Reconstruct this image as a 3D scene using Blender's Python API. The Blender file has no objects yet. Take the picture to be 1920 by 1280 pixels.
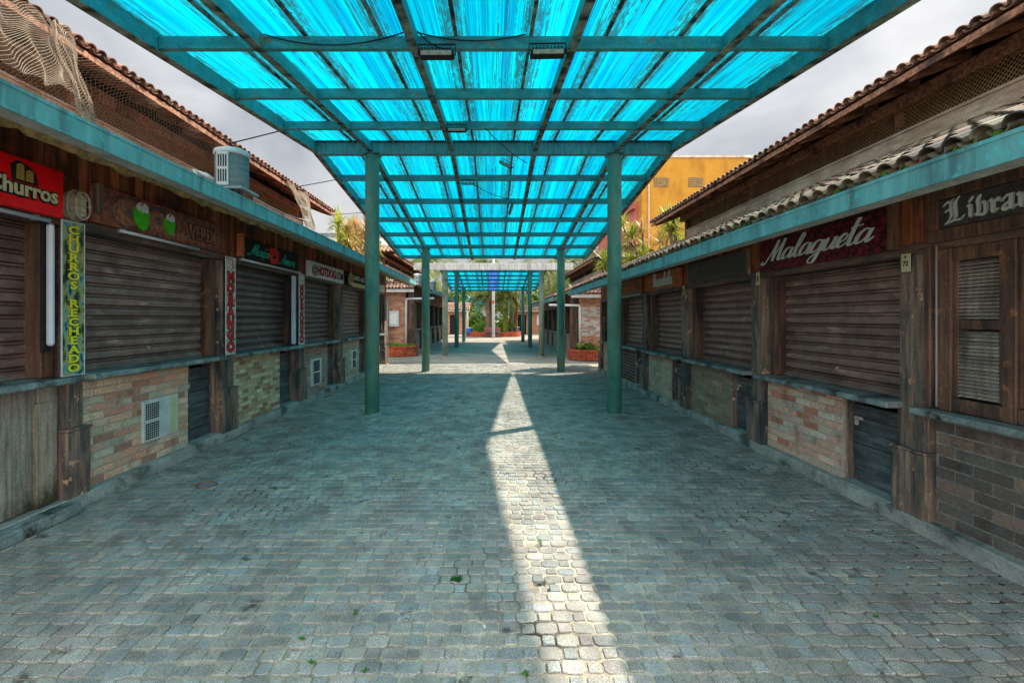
import bpy, math, random
import numpy as np
from mathutils import Vector, Matrix
random.seed(7); rng = np.random.default_rng(7)
R = math.radians
SC = bpy.context.scene; COL = SC.collection

# ------------------------------------------------------------------ camera
cd = bpy.data.cameras.new('camera'); cam = bpy.data.objects.new('camera', cd); COL.objects.link(cam)
cam.location = (0, 0, 1.7); cam.rotation_euler = (R(90), 0, 0)
cd.sensor_width = 36; cd.lens = 16.875; cd.shift_x = 35/1920; cd.shift_y = -43/1920
cd.clip_start = 0.05; cd.clip_end = 2000
SC.camera = cam
# ------------------------------------------------------------------ sky, sun, exposure
SUN_EL, SUN_AZ = math.atan2(1, math.hypot(.71, .48)), math.atan2(.71, .48)
W = bpy.data.worlds.new("World"); SC.world = W; W.use_nodes = True
nt = W.node_tree; N = nt.nodes; L = nt.links; N.clear()
sky = N.new('ShaderNodeTexSky'); sky.sky_type = 'NISHITA'; sky.sun_disc = False
sky.sun_elevation = SUN_EL; sky.sun_rotation = SUN_AZ; sky.dust_density = 3; sky.air_density = 1.2
tc = N.new('ShaderNodeTexCoord'); mp = N.new('ShaderNodeMapping'); mp.inputs['Scale'].default_value = (1.3, 1.3, 3.2)
no = N.new('ShaderNodeTexNoise'); no.inputs['Scale'].default_value = 1.6; no.inputs['Detail'].default_value = 7; no.inputs['Roughness'].default_value = .52; no.inputs['Distortion'].default_value = .4
rp = N.new('ShaderNodeValToRGB'); rp.color_ramp.elements[0].position = .36; rp.color_ramp.elements[1].position = .66
rp.color_ramp.elements[0].color = (.85, .91, 1.0, 1); rp.color_ramp.elements[1].color = (1.85, 1.83, 1.8, 1)
mx = N.new('ShaderNodeMixRGB'); mx.inputs[0].default_value = .95
bg = N.new('ShaderNodeBackground'); bg.inputs['Strength'].default_value = .1; wo = N.new('ShaderNodeOutputWorld')
L.new(tc.outputs['Generated'], mp.inputs[0]); L.new(mp.outputs[0], no.inputs['Vector']); L.new(no.outputs['Fac'], rp.inputs[0])
# overcast: brighter towards the zenith, plus a bright fill added behind the camera, out of view
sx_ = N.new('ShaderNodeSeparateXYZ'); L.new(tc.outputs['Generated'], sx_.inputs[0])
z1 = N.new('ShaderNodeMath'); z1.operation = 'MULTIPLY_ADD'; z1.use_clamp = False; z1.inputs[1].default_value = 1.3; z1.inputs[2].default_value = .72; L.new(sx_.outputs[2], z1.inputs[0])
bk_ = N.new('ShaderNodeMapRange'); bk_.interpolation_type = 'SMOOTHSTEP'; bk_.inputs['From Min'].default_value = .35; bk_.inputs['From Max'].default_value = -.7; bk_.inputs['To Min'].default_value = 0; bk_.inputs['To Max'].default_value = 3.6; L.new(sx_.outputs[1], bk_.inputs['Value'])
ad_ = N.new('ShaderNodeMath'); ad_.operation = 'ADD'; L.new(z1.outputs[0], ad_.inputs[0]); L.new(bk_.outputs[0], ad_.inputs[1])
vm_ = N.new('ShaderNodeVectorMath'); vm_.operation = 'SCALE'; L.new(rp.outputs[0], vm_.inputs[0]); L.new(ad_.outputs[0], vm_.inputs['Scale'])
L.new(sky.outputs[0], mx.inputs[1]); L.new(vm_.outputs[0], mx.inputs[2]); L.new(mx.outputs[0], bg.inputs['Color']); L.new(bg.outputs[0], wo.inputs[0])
sd = bpy.data.lights.new('sun', 'SUN'); sd.energy = 2.0; sd.angle = R(.9); sd.color = (1, .925, .81)
so = bpy.data.objects.new('sun', sd); COL.objects.link(so)
so.rotation_euler = Vector((-.71, -.48, -1)).to_track_quat('-Z', 'Y').to_euler(); so.location = (10, 8, 20)
SC.view_settings.view_transform = 'Standard'; SC.view_settings.look = 'None'
SC.view_settings.exposure = 2.03; SC.view_settings.gamma = 1
SC.cycles.max_bounces = 8; SC.cycles.transparent_max_bounces = 12; SC.cycles.diffuse_bounces = 6
SC.cycles.sample_clamp_indirect = 10

# ------------------------------------------------------------------ mesh helpers
class MB:
    def __init__(s): s.v = []; s.f = []; s.c = []; s.n = 0
    def add(s, V, F, c=(1, 1, 1)):
        k = s.n; V = [tuple(map(float, p)) for p in V]; s.v += V; s.n += len(V)
        s.f += [tuple(i+k for i in f) for f in F]; s.c += [c]*len(F); return s
    def box(s, x0, x1, y0, y1, z0, z1, c=(1, 1, 1)):
        x0, x1 = min(x0, x1), max(x0, x1); y0, y1 = min(y0, y1), max(y0, y1); z0, z1 = min(z0, z1), max(z0, z1)
        return s.add([(x0,y0,z0),(x1,y0,z0),(x1,y1,z0),(x0,y1,z0),(x0,y0,z1),(x1,y0,z1),(x1,y1,z1),(x0,y1,z1)],
              [(0,3,2,1),(4,5,6,7),(0,1,5,4),(1,2,6,5),(2,3,7,6),(3,0,4,7)], c)
    def bbox(s, x0, x1, y0, y1, z0, z1, b=.006, c=(1, 1, 1)):      # chamfered box
        x0, x1 = min(x0, x1), max(x0, x1); y0, y1 = min(y0, y1), max(y0, y1); z0, z1 = min(z0, z1), max(z0, z1)
        b = min(b, (x1-x0)*.4, (y1-y0)*.4, (z1-z0)*.4); V = []; idx = {}
        for i, (X, sx) in enumerate(((x0, 1), (x1, -1))):
            for j, (Y, sy) in enumerate(((y0, 1), (y1, -1))):
                for k, (Z, sz) in enumerate(((z0, 1), (z1, -1))):
                    idx[i,j,k] = len(V); V += [(X, Y+sy*b, Z+sz*b), (X+sx*b, Y, Z+sz*b), (X+sx*b, Y+sy*b, Z)]
        F = []
        q = [(0,0),(1,0),(1,1),(0,1)]
        for i in (0,1): f = [idx[i,a,b2]+0 for a, b2 in q]; F.append(tuple(f if i else f[::-1]))
        for j in (0,1): f = [idx[a,j,b2]+1 for a, b2 in q]; F.append(tuple(f[::-1] if j else f))
        for k in (0,1): f = [idx[a,b2,k]+2 for a, b2 in q]; F.append(tuple(f if k else f[::-1]))
        for j in (0,1):
            for k in (0,1): F.append((idx[0,j,k]+1, idx[1,j,k]+1, idx[1,j,k]+2, idx[0,j,k]+2))
        for i in (0,1):
            for k in (0,1): F.append((idx[i,0,k]+0, idx[i,1,k]+0, idx[i,1,k]+2, idx[i,0,k]+2))
        for i in (0,1):
            for j in (0,1): F.append((idx[i,j,0]+0, idx[i,j,1]+0, idx[i,j,1]+1, idx[i,j,0]+1))
        for a in idx.values(): F.append((a, a+1, a+2))
        return s.add(V, F, c)
    def tube(s, P, r, n=8, c=(1, 1, 1), cap=True, r2=None):
        P = [Vector(p) for p in P]; m = len(P); V = []
        for i, p in enumerate(P):
            d = (P[min(i+1, m-1)]-P[max(i-1, 0)]).normalized()
            a = d.orthogonal().normalized() if i == 0 else (pa - d*pa.dot(d)).normalized(); pa = a
            b = d.cross(a); rr = r if r2 is None else r+(r2-r)*i/(m-1)
            V += [p+(a*math.cos(2*math.pi*k/n)+b*math.sin(2*math.pi*k/n))*rr for k in range(n)]
        F = [(i*n+k, i*n+(k+1)%n, (i+1)*n+(k+1)%n, (i+1)*n+k) for i in range(m-1) for k in range(n)]
        if cap: F += [tuple(range(n))[::-1], tuple((m-1)*n+k for k in range(n))]
        return s.add(V, F, c)
    def lathe(s, cx, cy, prof, n=24, c=(1, 1, 1)):
        V = [(cx+r*math.cos(2*math.pi*k/n), cy+r*math.sin(2*math.pi*k/n), z) for r, z in prof for k in range(n)]
        F = [(i*n+k, i*n+(k+1)%n, (i+1)*n+(k+1)%n, (i+1)*n+k) for i in range(len(prof)-1) for k in range(n)]
        F += [tuple(range(n))[::-1], tuple((len(prof)-1)*n+k for k in range(n))]
        return s.add(V, F, c)
    def prism(s, poly, d0, d1, fn, c=(1, 1, 1)):                    # polygon (u,v), depths d0..d1, fn(u,v,w)->xyz
        n = len(poly)
        V = [fn(u, v, d0) for u, v in poly]+[fn(u, v, d1) for u, v in poly]
        F = [tuple(range(n))[::-1], tuple(range(n, 2*n))]+[(i, (i+1)%n, n+(i+1)%n, n+i) for i in range(n)]
        return s.add(V, F, c)
def link(name, mb, mat, loc=(0, 0, 0), parent=None, smooth=False):
    me = bpy.data.meshes.new(name); loc = Vector(loc)
    V = np.array(mb.v, dtype=np.float32)-np.array(loc, dtype=np.float32)
    me.from_pydata(V.tolist(), [], mb.f)
    ca = me.color_attributes.new('Col', 'FLOAT_COLOR', 'CORNER')
    ln = np.array([len(f) for f in mb.f]); cc = np.repeat(np.array(mb.c, dtype=np.float32), ln, axis=0)
    ca.data.foreach_set('color', np.hstack([cc, np.ones((len(cc), 1), np.float32)]).ravel())
    if smooth: me.polygons.foreach_set('use_smooth', [True]*len(me.polygons))
    me.materials.append(mat); me.update()
    o = bpy.data.objects.new(name, me); COL.objects.link(o)
    if parent is not None: o.parent = parent
    else: o.location = loc
    return o
class Thing:
    def __init__(s, name, label, cat, loc, group=None):
        o = bpy.data.objects.new(name, None); o.empty_display_size = .2; COL.objects.link(o); o.location = loc
        o['label'] = label; o['category'] = cat; s.o = o; s.loc = Vector(loc)
        if group: o['group'] = group
    def part(s, name, mb, mat, parent=None, smooth=False, label=None):
        o = link(name, mb, mat, s.loc, parent or s.o, smooth)
        if label: o['label'] = label
        return o
def solo(name, mb, mat, loc, label, cat, group=None, smooth=False):
    o = link(name, mb, mat, loc, None, smooth); o['label'] = label; o['category'] = cat
    if group: o['group'] = group
    return o
def struct(name, mb, mat, kind='structure', smooth=False):
    o = link(name, mb, mat, (0, 0, 0), None, smooth); o['kind'] = kind; return o

# ------------------------------------------------------------------ materials
def c(r, g, b): return tuple(((x/255)/12.92 if x/255 <= .04045 else ((x/255+.055)/1.055)**2.4) for x in (r, g, b))+(1,)
def newmat(name):
    m = bpy.data.materials.new(name); m.use_nodes = True; n = m.node_tree; n.nodes.clear(); return m, n.nodes, n.links
GAIN = {'dark_planks':2.6,'dark_boards':2.8,'weathered_post':3.2,'reddish_jamb':1.7,'brown_shutter':3.3,'stone_counter':1.6,'grey_planks':1.4,'clay_tile':1.6,'rafter_wood':2.0,'soffit_wood':3.0,'curb_concrete':1.7,
  'lattice_wood':1.5,'teal_steel':1.9,'faded_teal_steel':1.5,'column_paint':1.9,'carved_brown':2.8,'carved_edge':2.4,'carved_dark_wood':2.2,'door_planks':1.5,'chip_red_board':1.15,'orange_wood':1.7,'rib_profile':2.0,'black_interior':1.5,'paver':1.42,'red_panel':1.2,
  'pale_letter':1.3,'gutter_paint':1.25,'brick':1.4,'plinth_concrete':1.25,'mortar':1.1,'joint_sand':1.1,'green_letter':1.3,'yellow_letter':1.15,'lamp_cage':1.3,'black_paint':1.3}
NOFINE = ('white_paint','off_white_plastic','red_panel','fluorescent_tube','window_glass','cable','black_letter','red_letter','teal_letter','yellow_letter','cream_letter','pale_letter','dark_red_letter','gold_letter','fishing_net','bright_green','gutter_paint','yellow_render','white_render','pink_render')
def mat(name, c1, c2, sc=(1, 1, 1), ns=6, rough=.8, bump=.3, bs=None, bd=.004, stain=None, ss=(1, 1, 1), sn=2, sp=(.5, .65),
        attr=False, metal=0, lo=.3, hi=.7, spec=.3, fine=0, det=6, stain2=None):
    gn = GAIN.get(name, 1); c1, c2, stain, stain2 = [tuple(min(.85, v*gn) for v in q[:3])+(1,) if q else q for q in (c1, c2, stain, stain2)]
    m, n, l = newmat(name); g = n.new('ShaderNodeNewGeometry')
    def noise(scale, s, d=6, ro=.6):
        mp = n.new('ShaderNodeMapping'); mp.inputs['Scale'].default_value = scale; l.new(g.outputs['Position'], mp.inputs[0])
        t = n.new('ShaderNodeTexNoise'); t.inputs['Scale'].default_value = s; t.inputs['Detail'].default_value = d; t.inputs['Roughness'].default_value = ro
        l.new(mp.outputs[0], t.inputs['Vector']); return t
    t = noise(sc, ns, det); r = n.new('ShaderNodeValToRGB'); e = r.color_ramp.elements
    e[0].position = lo; e[1].position = hi; e[0].color = c1; e[1].color = c2; l.new(t.outputs['Fac'], r.inputs[0]); out = r.outputs[0]
    for k, st in enumerate((stain, stain2)):
        if not st: continue
        t2 = noise(ss if k == 0 else (1, 1, 1), sn if k == 0 else sn*3.3, 8, .65); r2 = n.new('ShaderNodeValToRGB'); e = r2.color_ramp.elements
        e[0].position, e[1].position = sp if k == 0 else (.6, .68); l.new(t2.outputs['Fac'], r2.inputs[0])
        x = n.new('ShaderNodeMixRGB'); l.new(r2.outputs[0], x.inputs[0]); l.new(out, x.inputs[1]); x.inputs[2].default_value = st; out = x.outputs[0]
    fine = fine or {'paver': .7}.get(name, .38 if rough > .4 and name not in NOFINE else 0)
    if fine:
        t3 = noise((1, 1, 1), 210 if name == 'paver' else 55, 2 if name == 'paver' else 9, .6 if name == 'paver' else .8); r3 = n.new('ShaderNodeValToRGB'); e = r3.color_ramp.elements
        e[0].position = .35; e[1].position = .68; e[0].color = (1-fine,)*3+(1,); e[1].color = (1+fine,)*3+(1,); l.new(t3.outputs['Fac'], r3.inputs[0])
        x = n.new('ShaderNodeMixRGB'); x.blend_type = 'MULTIPLY'; x.inputs[0].default_value = 1; l.new(out, x.inputs[1]); l.new(r3.outputs[0], x.inputs[2]); out = x.outputs[0]
    if attr:
        a = n.new('ShaderNodeAttribute'); a.attribute_name = 'Col'; x = n.new('ShaderNodeMixRGB'); x.blend_type = 'MULTIPLY'; x.inputs[0].default_value = 1
        l.new(out, x.inputs[1]); l.new(a.outputs['Color'], x.inputs[2]); out = x.outputs[0]
    b = n.new('ShaderNodeBsdfPrincipled'); b.inputs['Roughness'].default_value = rough; b.inputs['Metallic'].default_value = metal
    b.inputs['Specular IOR Level'].default_value = spec; l.new(out, b.inputs['Base Color'])
    if bump:
        t4 = noise(sc, bs or ns*3, 5); bp = n.new('ShaderNodeBump'); bp.inputs['Strength'].default_value = bump; bp.inputs['Distance'].default_value = bd
        l.new(t4.outputs['Fac'], bp.inputs['Height']); l.new(bp.outputs[0], b.inputs['Normal'])
    o = n.new('ShaderNodeOutputMaterial'); l.new(b.outputs[0], o.inputs[0]); return m
WV = (9, 9, .8)                                                     # vertical grain
WH = (9, .8, 9)                                                     # grain along the aisle
M = {}
M['paver'] = mat('paver', c(112,109,104), c(166,162,153), ns=3, rough=.85, bump=.5, bs=160, bd=.003, attr=True, fine=.55, stain=c(104,102,98), sn=.9, sp=(.5,.72), stain2=c(84,80,76))
M['sand'] = mat('joint_sand', c(172,161,140), c(206,194,172), ns=8, rough=.95, bump=.5, bs=80, bd=.006, stain=c(62,56,48), sn=.55, sp=(.5,.62), attr=True)
M['plank'] = mat('dark_planks', c(48,30,22), c(118,66,40), sc=WV, ns=3, bump=.6, bs=8, attr=True, rough=.6, stain=c(28,22,20), sn=2.5, sp=(.5,.7))
M['plankH'] = mat('dark_boards', c(34,28,27), c(88,66,54), sc=WH, ns=3, bump=.6, bs=8, attr=True, rough=.55, stain=c(26,34,36), sn=2, sp=(.45,.7))
M['post'] = mat('weathered_post', c(40,36,34), c(104,84,70), sc=(14,14,.7), ns=2.2, bump=.8, bs=7, bd=.008, rough=.65, stain=c(28,32,34), ss=(2,2,.5), sn=2.4, sp=(.42,.6), stain2=c(140,106,80))
M['jamb'] = mat('reddish_jamb', c(56,42,36), c(108,76,58), sc=(14,14,.7), ns=2.5, bump=.6, rough=.5, stain=c(40,34,32), ss=(2,2,.4), sn=2.5, sp=(.45,.62), stain2=c(120,78,50))
M['shutter'] = mat('brown_shutter', c(54,42,39), c(84,68,61), sc=(1,1,1), ns=5, bump=.25, rough=.42, spec=.5, stain=c(110,92,84), ss=(1,1,5), sn=3.2, sp=(.56,.74), attr=True)
M['counter'] = mat('stone_counter', c(66,74,74), c(128,136,132), sc=(1,1,1), ns=5, bump=.4, rough=.5, stain=c(44,42,36), sn=4, sp=(.5,.62))
M['doorwood'] = mat('door_planks', c(44,50,54), c(92,96,96), sc=WH, ns=3, bump=.6, bs=8, attr=True, rough=.55, stain=c(34,38,42), sn=2, sp=(.45,.7))
M['greywood'] = mat('grey_planks', c(92,84,76), c(160,148,134), sc=WV, ns=2.5, bump=.7, bs=7, attr=True, stain=c(62,60,44), ss=(1,1,.8), sn=1.7, sp=(.5,.64))
M['mortar'] = mat('mortar', c(146,136,124), c(182,172,158), ns=20, bump=.4, bs=60)
M['mortardark'] = mat('mortar_dark', c(110,104,96), c(160,152,142), ns=20, bump=.4, bs=60)
M['brick'] = mat('brick', c(220,214,208), c(255,250,245), ns=22, bump=.5, bs=70, bd=.003, attr=True, rough=.85, stain=c(150,146,140), sn=5, sp=(.52,.7))
M['plinth'] = mat('plinth_concrete', c(120,120,114), c(172,172,164), ns=6, bump=.6, bs=30, stain=c(74,78,72), sn=3, sp=(.48,.62))
M['gutter'] = mat('gutter_paint', c(92,150,150), c(124,178,177), sc=(3,3,.6), ns=4, bump=.15, rough=.55, stain=c(84,116,118), ss=(3,3,.4), sn=2.5, sp=(.5,.68), stain2=c(92,190,190))
M['soffit'] = mat('gutter_underside', c(150,152,144), c(190,192,184), ns=6, bump=.2)
M['foam'] = mat('foam_filler', c(104,84,50), c(176,148,96), ns=14, bump=.8, bs=30, bd=.01)
M['steel'] = mat('teal_steel', c(28,90,94), c(58,124,124), sc=(1.5,1.5,3), ns=4, bump=.12, rough=.5, spec=.4, stain=c(62,92,88), ss=(1,1,1), sn=1.8, sp=(.52,.72), stain2=c(112,84,56))
M['steelgrey'] = mat('faded_teal_steel', c(52,104,106), c(96,132,130), sc=(6,6,1), ns=4, bump=.15, rough=.6, stain=c(104,84,62), ss=(4,4,.6), sn=2.6, sp=(.6,.72))
M['column'] = mat('column_paint', c(44,98,88), c(80,128,114), sc=(2,2,.7), ns=3, bump=.15, rough=.45, stain=c(96,98,84), ss=(2,2,.6), sn=1.6, sp=(.5,.72))
M['palecol'] = mat('pale_column', c(120,140,124), c(168,180,162), sc=(2,2,.6), ns=3, bump=.15, stain=c(96,92,76), sn=2, sp=(.55,.7))
M['whitebeam'] = mat('white_beam', c(168,166,160), c(214,212,206), sc=(6,6,.8), ns=3, bump=.2, stain=c(120,112,104), ss=(8,8,.6), sn=2, sp=(.55,.7))
M['rib'] = mat('rib_profile', c(62,86,82), c(116,126,116), ns=12, bump=.2, stain=c(26,34,32), sn=5, sp=(.45,.6))
M['tile'] = mat('clay_tile', c(190,190,190), c(255,255,255), ns=9, bump=.5, bs=30, bd=.006, attr=True, rough=.85, stain=c(120,112,104), sn=4, sp=(.5,.66))
M['moss'] = mat('moss', c(60,90,20), c(120,150,44), ns=30, bump=.8, bs=60)
M['rafter'] = mat('rafter_wood', c(70,46,36), c(142,102,80), sc=(1,6,6), ns=4, bump=.5, stain=c(52,38,34), sn=3, sp=(.5,.66))
M['darkwood'] = mat('soffit_wood', c(48,32,26), c(92,62,48), sc=WH, ns=3, bump=.4, attr=True)
M['concrete'] = mat('curb_concrete', c(150,124,108), c(196,174,158), ns=3, bump=.4, stain=c(132,114,100), ss=(1,.6,3), sn=2.5, sp=(.46,.64))
M['lattice'] = mat('lattice_wood', c(112,84,60), c(150,116,86), ns=8, bump=.2)
M['black'] = mat('black_interior', c(18,14,12), c(30,24,22), ns=5, bump=0)
M['blackpaint'] = mat('black_paint', c(20,20,20), c(40,38,36), ns=12, bump=.5, bs=60)
M['darkcarve'] = mat('carved_dark_wood', c(34,30,30), c(66,60,58), sc=(1,1,1), ns=40, bump=1, bs=55, bd=.02, rough=.45, spec=.5)
M['darkred'] = mat('chip_red_board', c(34,8,14), c(120,34,44), ns=26, bump=.8, bs=26, bd=.01, lo=.4, hi=.62, det=2, rough=.4)
M['redsign'] = mat('red_panel', c(214,6,18), c(232,14,26), ns=3, bump=0, rough=.35, stain=c(190,8,18), sn=4)
M['white'] = mat('white_paint', c(206,208,206), c(232,232,228), ns=6, bump=.05, rough=.5, stain=c(170,172,170), sn=3, sp=(.55,.75))
M['offwhite'] = mat('off_white_plastic', c(176,182,178), c(214,218,212), ns=8, bump=.05, rough=.45)
M['letterpale'] = mat('pale_letter', c(176,186,178), c(200,206,196), ns=9, bump=.1, rough=.45)
M['lettercream'] = mat('cream_letter', c(184,182,140), c(206,204,164), ns=9, bump=.1)
M['lettergold'] = mat('gold_letter', c(140,112,44), c(176,148,70), ns=9, bump=.1)
M['letteryellow'] = mat('yellow_letter', c(206,196,26), c(230,226,60), ns=9, bump=0)
M['letterred'] = mat('red_letter', c(206,36,34), c(226,58,48), ns=9, bump=0)
M['darkredletter'] = mat('dark_red_letter', c(150,22,38), c(172,34,48), ns=9, bump=0)
M['letterteal'] = mat('teal_letter', c(18,160,136), c(40,190,160), ns=9, bump=0)
M['letterblack'] = mat('black_letter', c(22,20,22), c(34,32,32), ns=9, bump=0)
M['green'] = mat('bright_green', c(44,170,22), c(84,206,44), ns=9, bump=.1, rough=.35)
M['carve'] = mat('carved_brown', c(52,30,26), c(112,66,52), ns=12, bump=.5, bs=20, rough=.5)
M['carveedge'] = mat('carved_edge', c(30,26,28), c(86,76,74), ns=20, bump=.6, bs=30)
M['orangewood'] = mat('orange_wood', c(126,66,38), c(172,98,62), sc=WH, ns=4, bump=.4)
M['tube'] = mat('fluorescent_tube', c(190,196,206), c(212,216,224), ns=4, bump=0, rough=.3)
M['lampcage'] = mat('lamp_cage', c(128,120,108), c(176,168,154), ns=30, bump=.5, bs=60)
M['net'] = mat('fishing_net', c(128,114,96), c(172,156,134), ns=20, bump=0)
M['acgrille'] = mat('ac_grille', c(110,116,116), c(150,154,150), sc=(1,1,30), ns=3, bump=.3)
M['cable'] = mat('cable', c(26,26,30), c(46,46,50), ns=9, bump=0)
M['yellow'] = mat('yellow_render', c(176,122,34), c(194,140,46), ns=1.5, bump=.1, bs=20, stain=c(160,106,34), ss=(1,1,.5), sn=.9, sp=(.5,.7))
M['pink'] = mat('pink_render', c(166,86,76), c(190,108,96), ns=2, bump=.1)
M['whitewall'] = mat('white_render', c(206,206,200), c(228,228,222), ns=1, bump=.05)
M['glass'] = mat('window_glass', c(60,70,78), c(110,120,126), ns=3, bump=0, rough=.15, spec=.6)
M['trunk'] = mat('palm_trunk', c(84,70,54), c(142,124,100), sc=(1,1,5), ns=4, bump=.8, bs=9, bd=.02)
M['mosstrunk'] = mat('mossy_trunk', c(64,82,22), c(122,128,40), ns=6, bump=.8, bs=20, bd=.02)
M['redbrick'] = mat('red_planter', c(176,74,48), c(214,104,70), sc=(1,1,1), ns=9, bump=.4, bs=30, stain=c(110,72,52), sn=4, sp=(.5,.66), attr=True)
M['soil'] = mat('soil', c(66,56,36), c(110,98,60), ns=14, bump=.8, bs=30)
M['polemetal'] = mat('grey_pole', c(150,152,152), c(182,184,182), sc=(1,1,.3), ns=3, bump=.05, rough=.4)
M['bluebin'] = mat('blue_bin', c(28,74,142), c(44,98,168), ns=6, bump=.05, rough=.4)
M['bench'] = mat('bench_wood', c(112,76,72), c(156,112,104), sc=(1,8,8), ns=4, bump=.3)
def leafmat(name, a, b, tr=.35):
    m, n, l = newmat(name); g = n.new('ShaderNodeNewGeometry'); t = n.new('ShaderNodeTexNoise'); t.inputs['Scale'].default_value = 2.5
    l.new(g.outputs['Position'], t.inputs['Vector']); r = n.new('ShaderNodeValToRGB'); r.color_ramp.elements[0].color = a; r.color_ramp.elements[1].color = b
    r.color_ramp.elements[0].position = .3; r.color_ramp.elements[1].position = .7; l.new(t.outputs['Fac'], r.inputs[0])
    at = n.new('ShaderNodeAttribute'); at.attribute_name = 'Col'; x = n.new('ShaderNodeMixRGB'); x.blend_type = 'MULTIPLY'; x.inputs[0].default_value = 1
    l.new(r.outputs[0], x.inputs[1]); l.new(at.outputs['Color'], x.inputs[2])
    p = n.new('ShaderNodeBsdfPrincipled'); p.inputs['Roughness'].default_value = .5; l.new(x.outputs[0], p.inputs['Base Color'])
    tl = n.new('ShaderNodeBsdfTranslucent'); l.new(x.outputs[0], tl.inputs[0]); mxs = n.new('ShaderNodeMixShader'); mxs.inputs[0].default_value = tr
    l.new(p.outputs[0], mxs.inputs[1]); l.new(tl.outputs[0], mxs.inputs[2]); o = n.new('ShaderNodeOutputMaterial'); l.new(mxs.outputs[0], o.inputs[0]); return m
M['palmleaf'] = leafmat('palm_leaf', c(72,98,34), c(146,156,72))
M['leafgreen'] = leafmat('green_leaf', c(60,104,28), c(136,168,52))
M['dracleaf'] = leafmat('spiky_leaf', c(110,138,34), c(206,204,96))
M['dracpink'] = leafmat('pinkish_spiky_leaf', c(150,130,70), c(222,176,130))
M['weed'] = leafmat('weed', c(40,100,20), c(80,140,36))

# multiwall polycarbonate sheet: lets the sky through, dirty along the flutes
def polycarb(name='polycarbonate', lo_=(.0, .19, .36, 1), hi_=(.0, .43, .51, 1)):
    m, n, l = newmat(name); g = n.new('ShaderNodeNewGeometry'); sp = n.new('ShaderNodeSeparateXYZ'); l.new(g.outputs['Position'], sp.inputs[0])
    def math_(op, a, b=None, cc=None, clamp=False):
        k = n.new('ShaderNodeMath'); k.operation = op; k.use_clamp = clamp
        for i, v in enumerate((a, b, cc)):
            if v is None: continue
            if isinstance(v, (int, float)): k.inputs[i].default_value = v
            else: l.new(v, k.inputs[i])
        return k.outputs[0]
    def noise(sc, s, d=4, ro=.6):
        mp = n.new('ShaderNodeMapping'); mp.inputs['Scale'].default_value = sc; l.new(g.outputs['Position'], mp.inputs[0])
        t = n.new('ShaderNodeTexNoise'); t.inputs['Scale'].default_value = s; t.inputs['Detail'].default_value = d; t.inputs['Roughness'].default_value = ro
        l.new(mp.outputs[0], t.inputs['Vector']); return t.outputs['Fac']
    X = sp.outputs[0]
    flute = math_('SINE', math_('MULTIPLY', X, 2*math.pi/.021)); flute = math_('MULTIPLY_ADD', flute, .10, .92)
    dj = math_('PINGPONG', math_('ADD', X, .355), .355)             # distance to the nearest joint
    near = math_('SUBTRACT', 1, math_('MULTIPLY', dj, 6.5), clamp=True)
    near = math_('MULTIPLY', near, .22)
    big = noise((.8, .8, 1), 1, 2)
    st = noise((42, .55, 1), 1, 5, .7); st = math_('ADD', st, near)
    sp1 = noise((70, 22, 1), 1, 3, .6)
    brk = noise((30, 7, 1), 1, 3, .6)
    st = math_('ADD', st, math_('MULTIPLY', math_('SUBTRACT', big, .5), .22)); streak = math_('MULTIPLY', math_('SUBTRACT', st, .52), 10, clamp=True)
    streak = math_('MULTIPLY', streak, math_('MULTIPLY', math_('SUBTRACT', brk, .33), 5, clamp=True))
    speck = math_('MULTIPLY', math_('SUBTRACT', math_('ADD', sp1, near), .675), 10, clamp=True)
    dirt = math_('MAXIMUM', streak, speck); dirt = math_('MULTIPLY', dirt, .88)
    tone = noise((16, .25, 1), 1, 3, .5); fibre = math_('MULTIPLY_ADD', noise((95, .5, 1), 1, 3, .7), 2.4, -.2)
    cell = math_('FLOOR', math_('DIVIDE', math_('ADD', X, .355), .71)); cellv = math_('MULTIPLY_ADD', math_('FRACT', math_('MULTIPLY', math_('SINE', math_('MULTIPLY', cell, 12.99)), 43758.5)), .28, .86)
    r = n.new('ShaderNodeValToRGB'); e = r.color_ramp.elements; e[0].position = .36; e[1].position = .66
    e[0].color = lo_; e[1].color = hi_; l.new(math_('MULTIPLY_ADD', big, .35, math_('MULTIPLY', tone, .65)), r.inputs[0])
    x = n.new('ShaderNodeMixRGB'); l.new(dirt, x.inputs[0]); l.new(r.outputs[0], x.inputs[1]); x.inputs[2].default_value = (.01, .07, .085, 1)
    x2 = n.new('ShaderNodeMixRGB'); x2.blend_type = 'MULTIPLY'; x2.inputs[0].default_value = 1; l.new(x.outputs[0], x2.inputs[1])
    fl2 = math_('MULTIPLY', math_('MULTIPLY', flute, cellv), fibre)
    cb = n.new('ShaderNodeCombineXYZ'); [l.new(fl2, cb.inputs[i]) for i in range(3)]; l.new(cb.outputs[0], x2.inputs[2])
    tl = n.new('ShaderNodeBsdfTranslucent'); l.new(x2.outputs[0], tl.inputs[0])
    tr = n.new('ShaderNodeBsdfTransparent'); l.new(x2.outputs[0], tr.inputs[0])
    a = n.new('ShaderNodeMixShader'); a.inputs[0].default_value = .13; l.new(tl.outputs[0], a.inputs[1]); l.new(tr.outputs[0], a.inputs[2])
    gl = n.new('ShaderNodeBsdfPrincipled'); gl.inputs['Roughness'].default_value = .3; l.new(x2.outputs[0], gl.inputs['Base Color'])
    b = n.new('ShaderNodeMixShader'); b.inputs[0].default_value = .08; l.new(a.outputs[0], b.inputs[1]); l.new(gl.outputs[0], b.inputs[2])
    o = n.new('ShaderNodeOutputMaterial'); l.new(b.outputs[0], o.inputs[0]); return m
M['poly'] = polycarb(); M['polyblue'] = polycarb('blue_polycarbonate', (.01, .06, .40, 1), (.08, .22, .62, 1))
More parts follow.
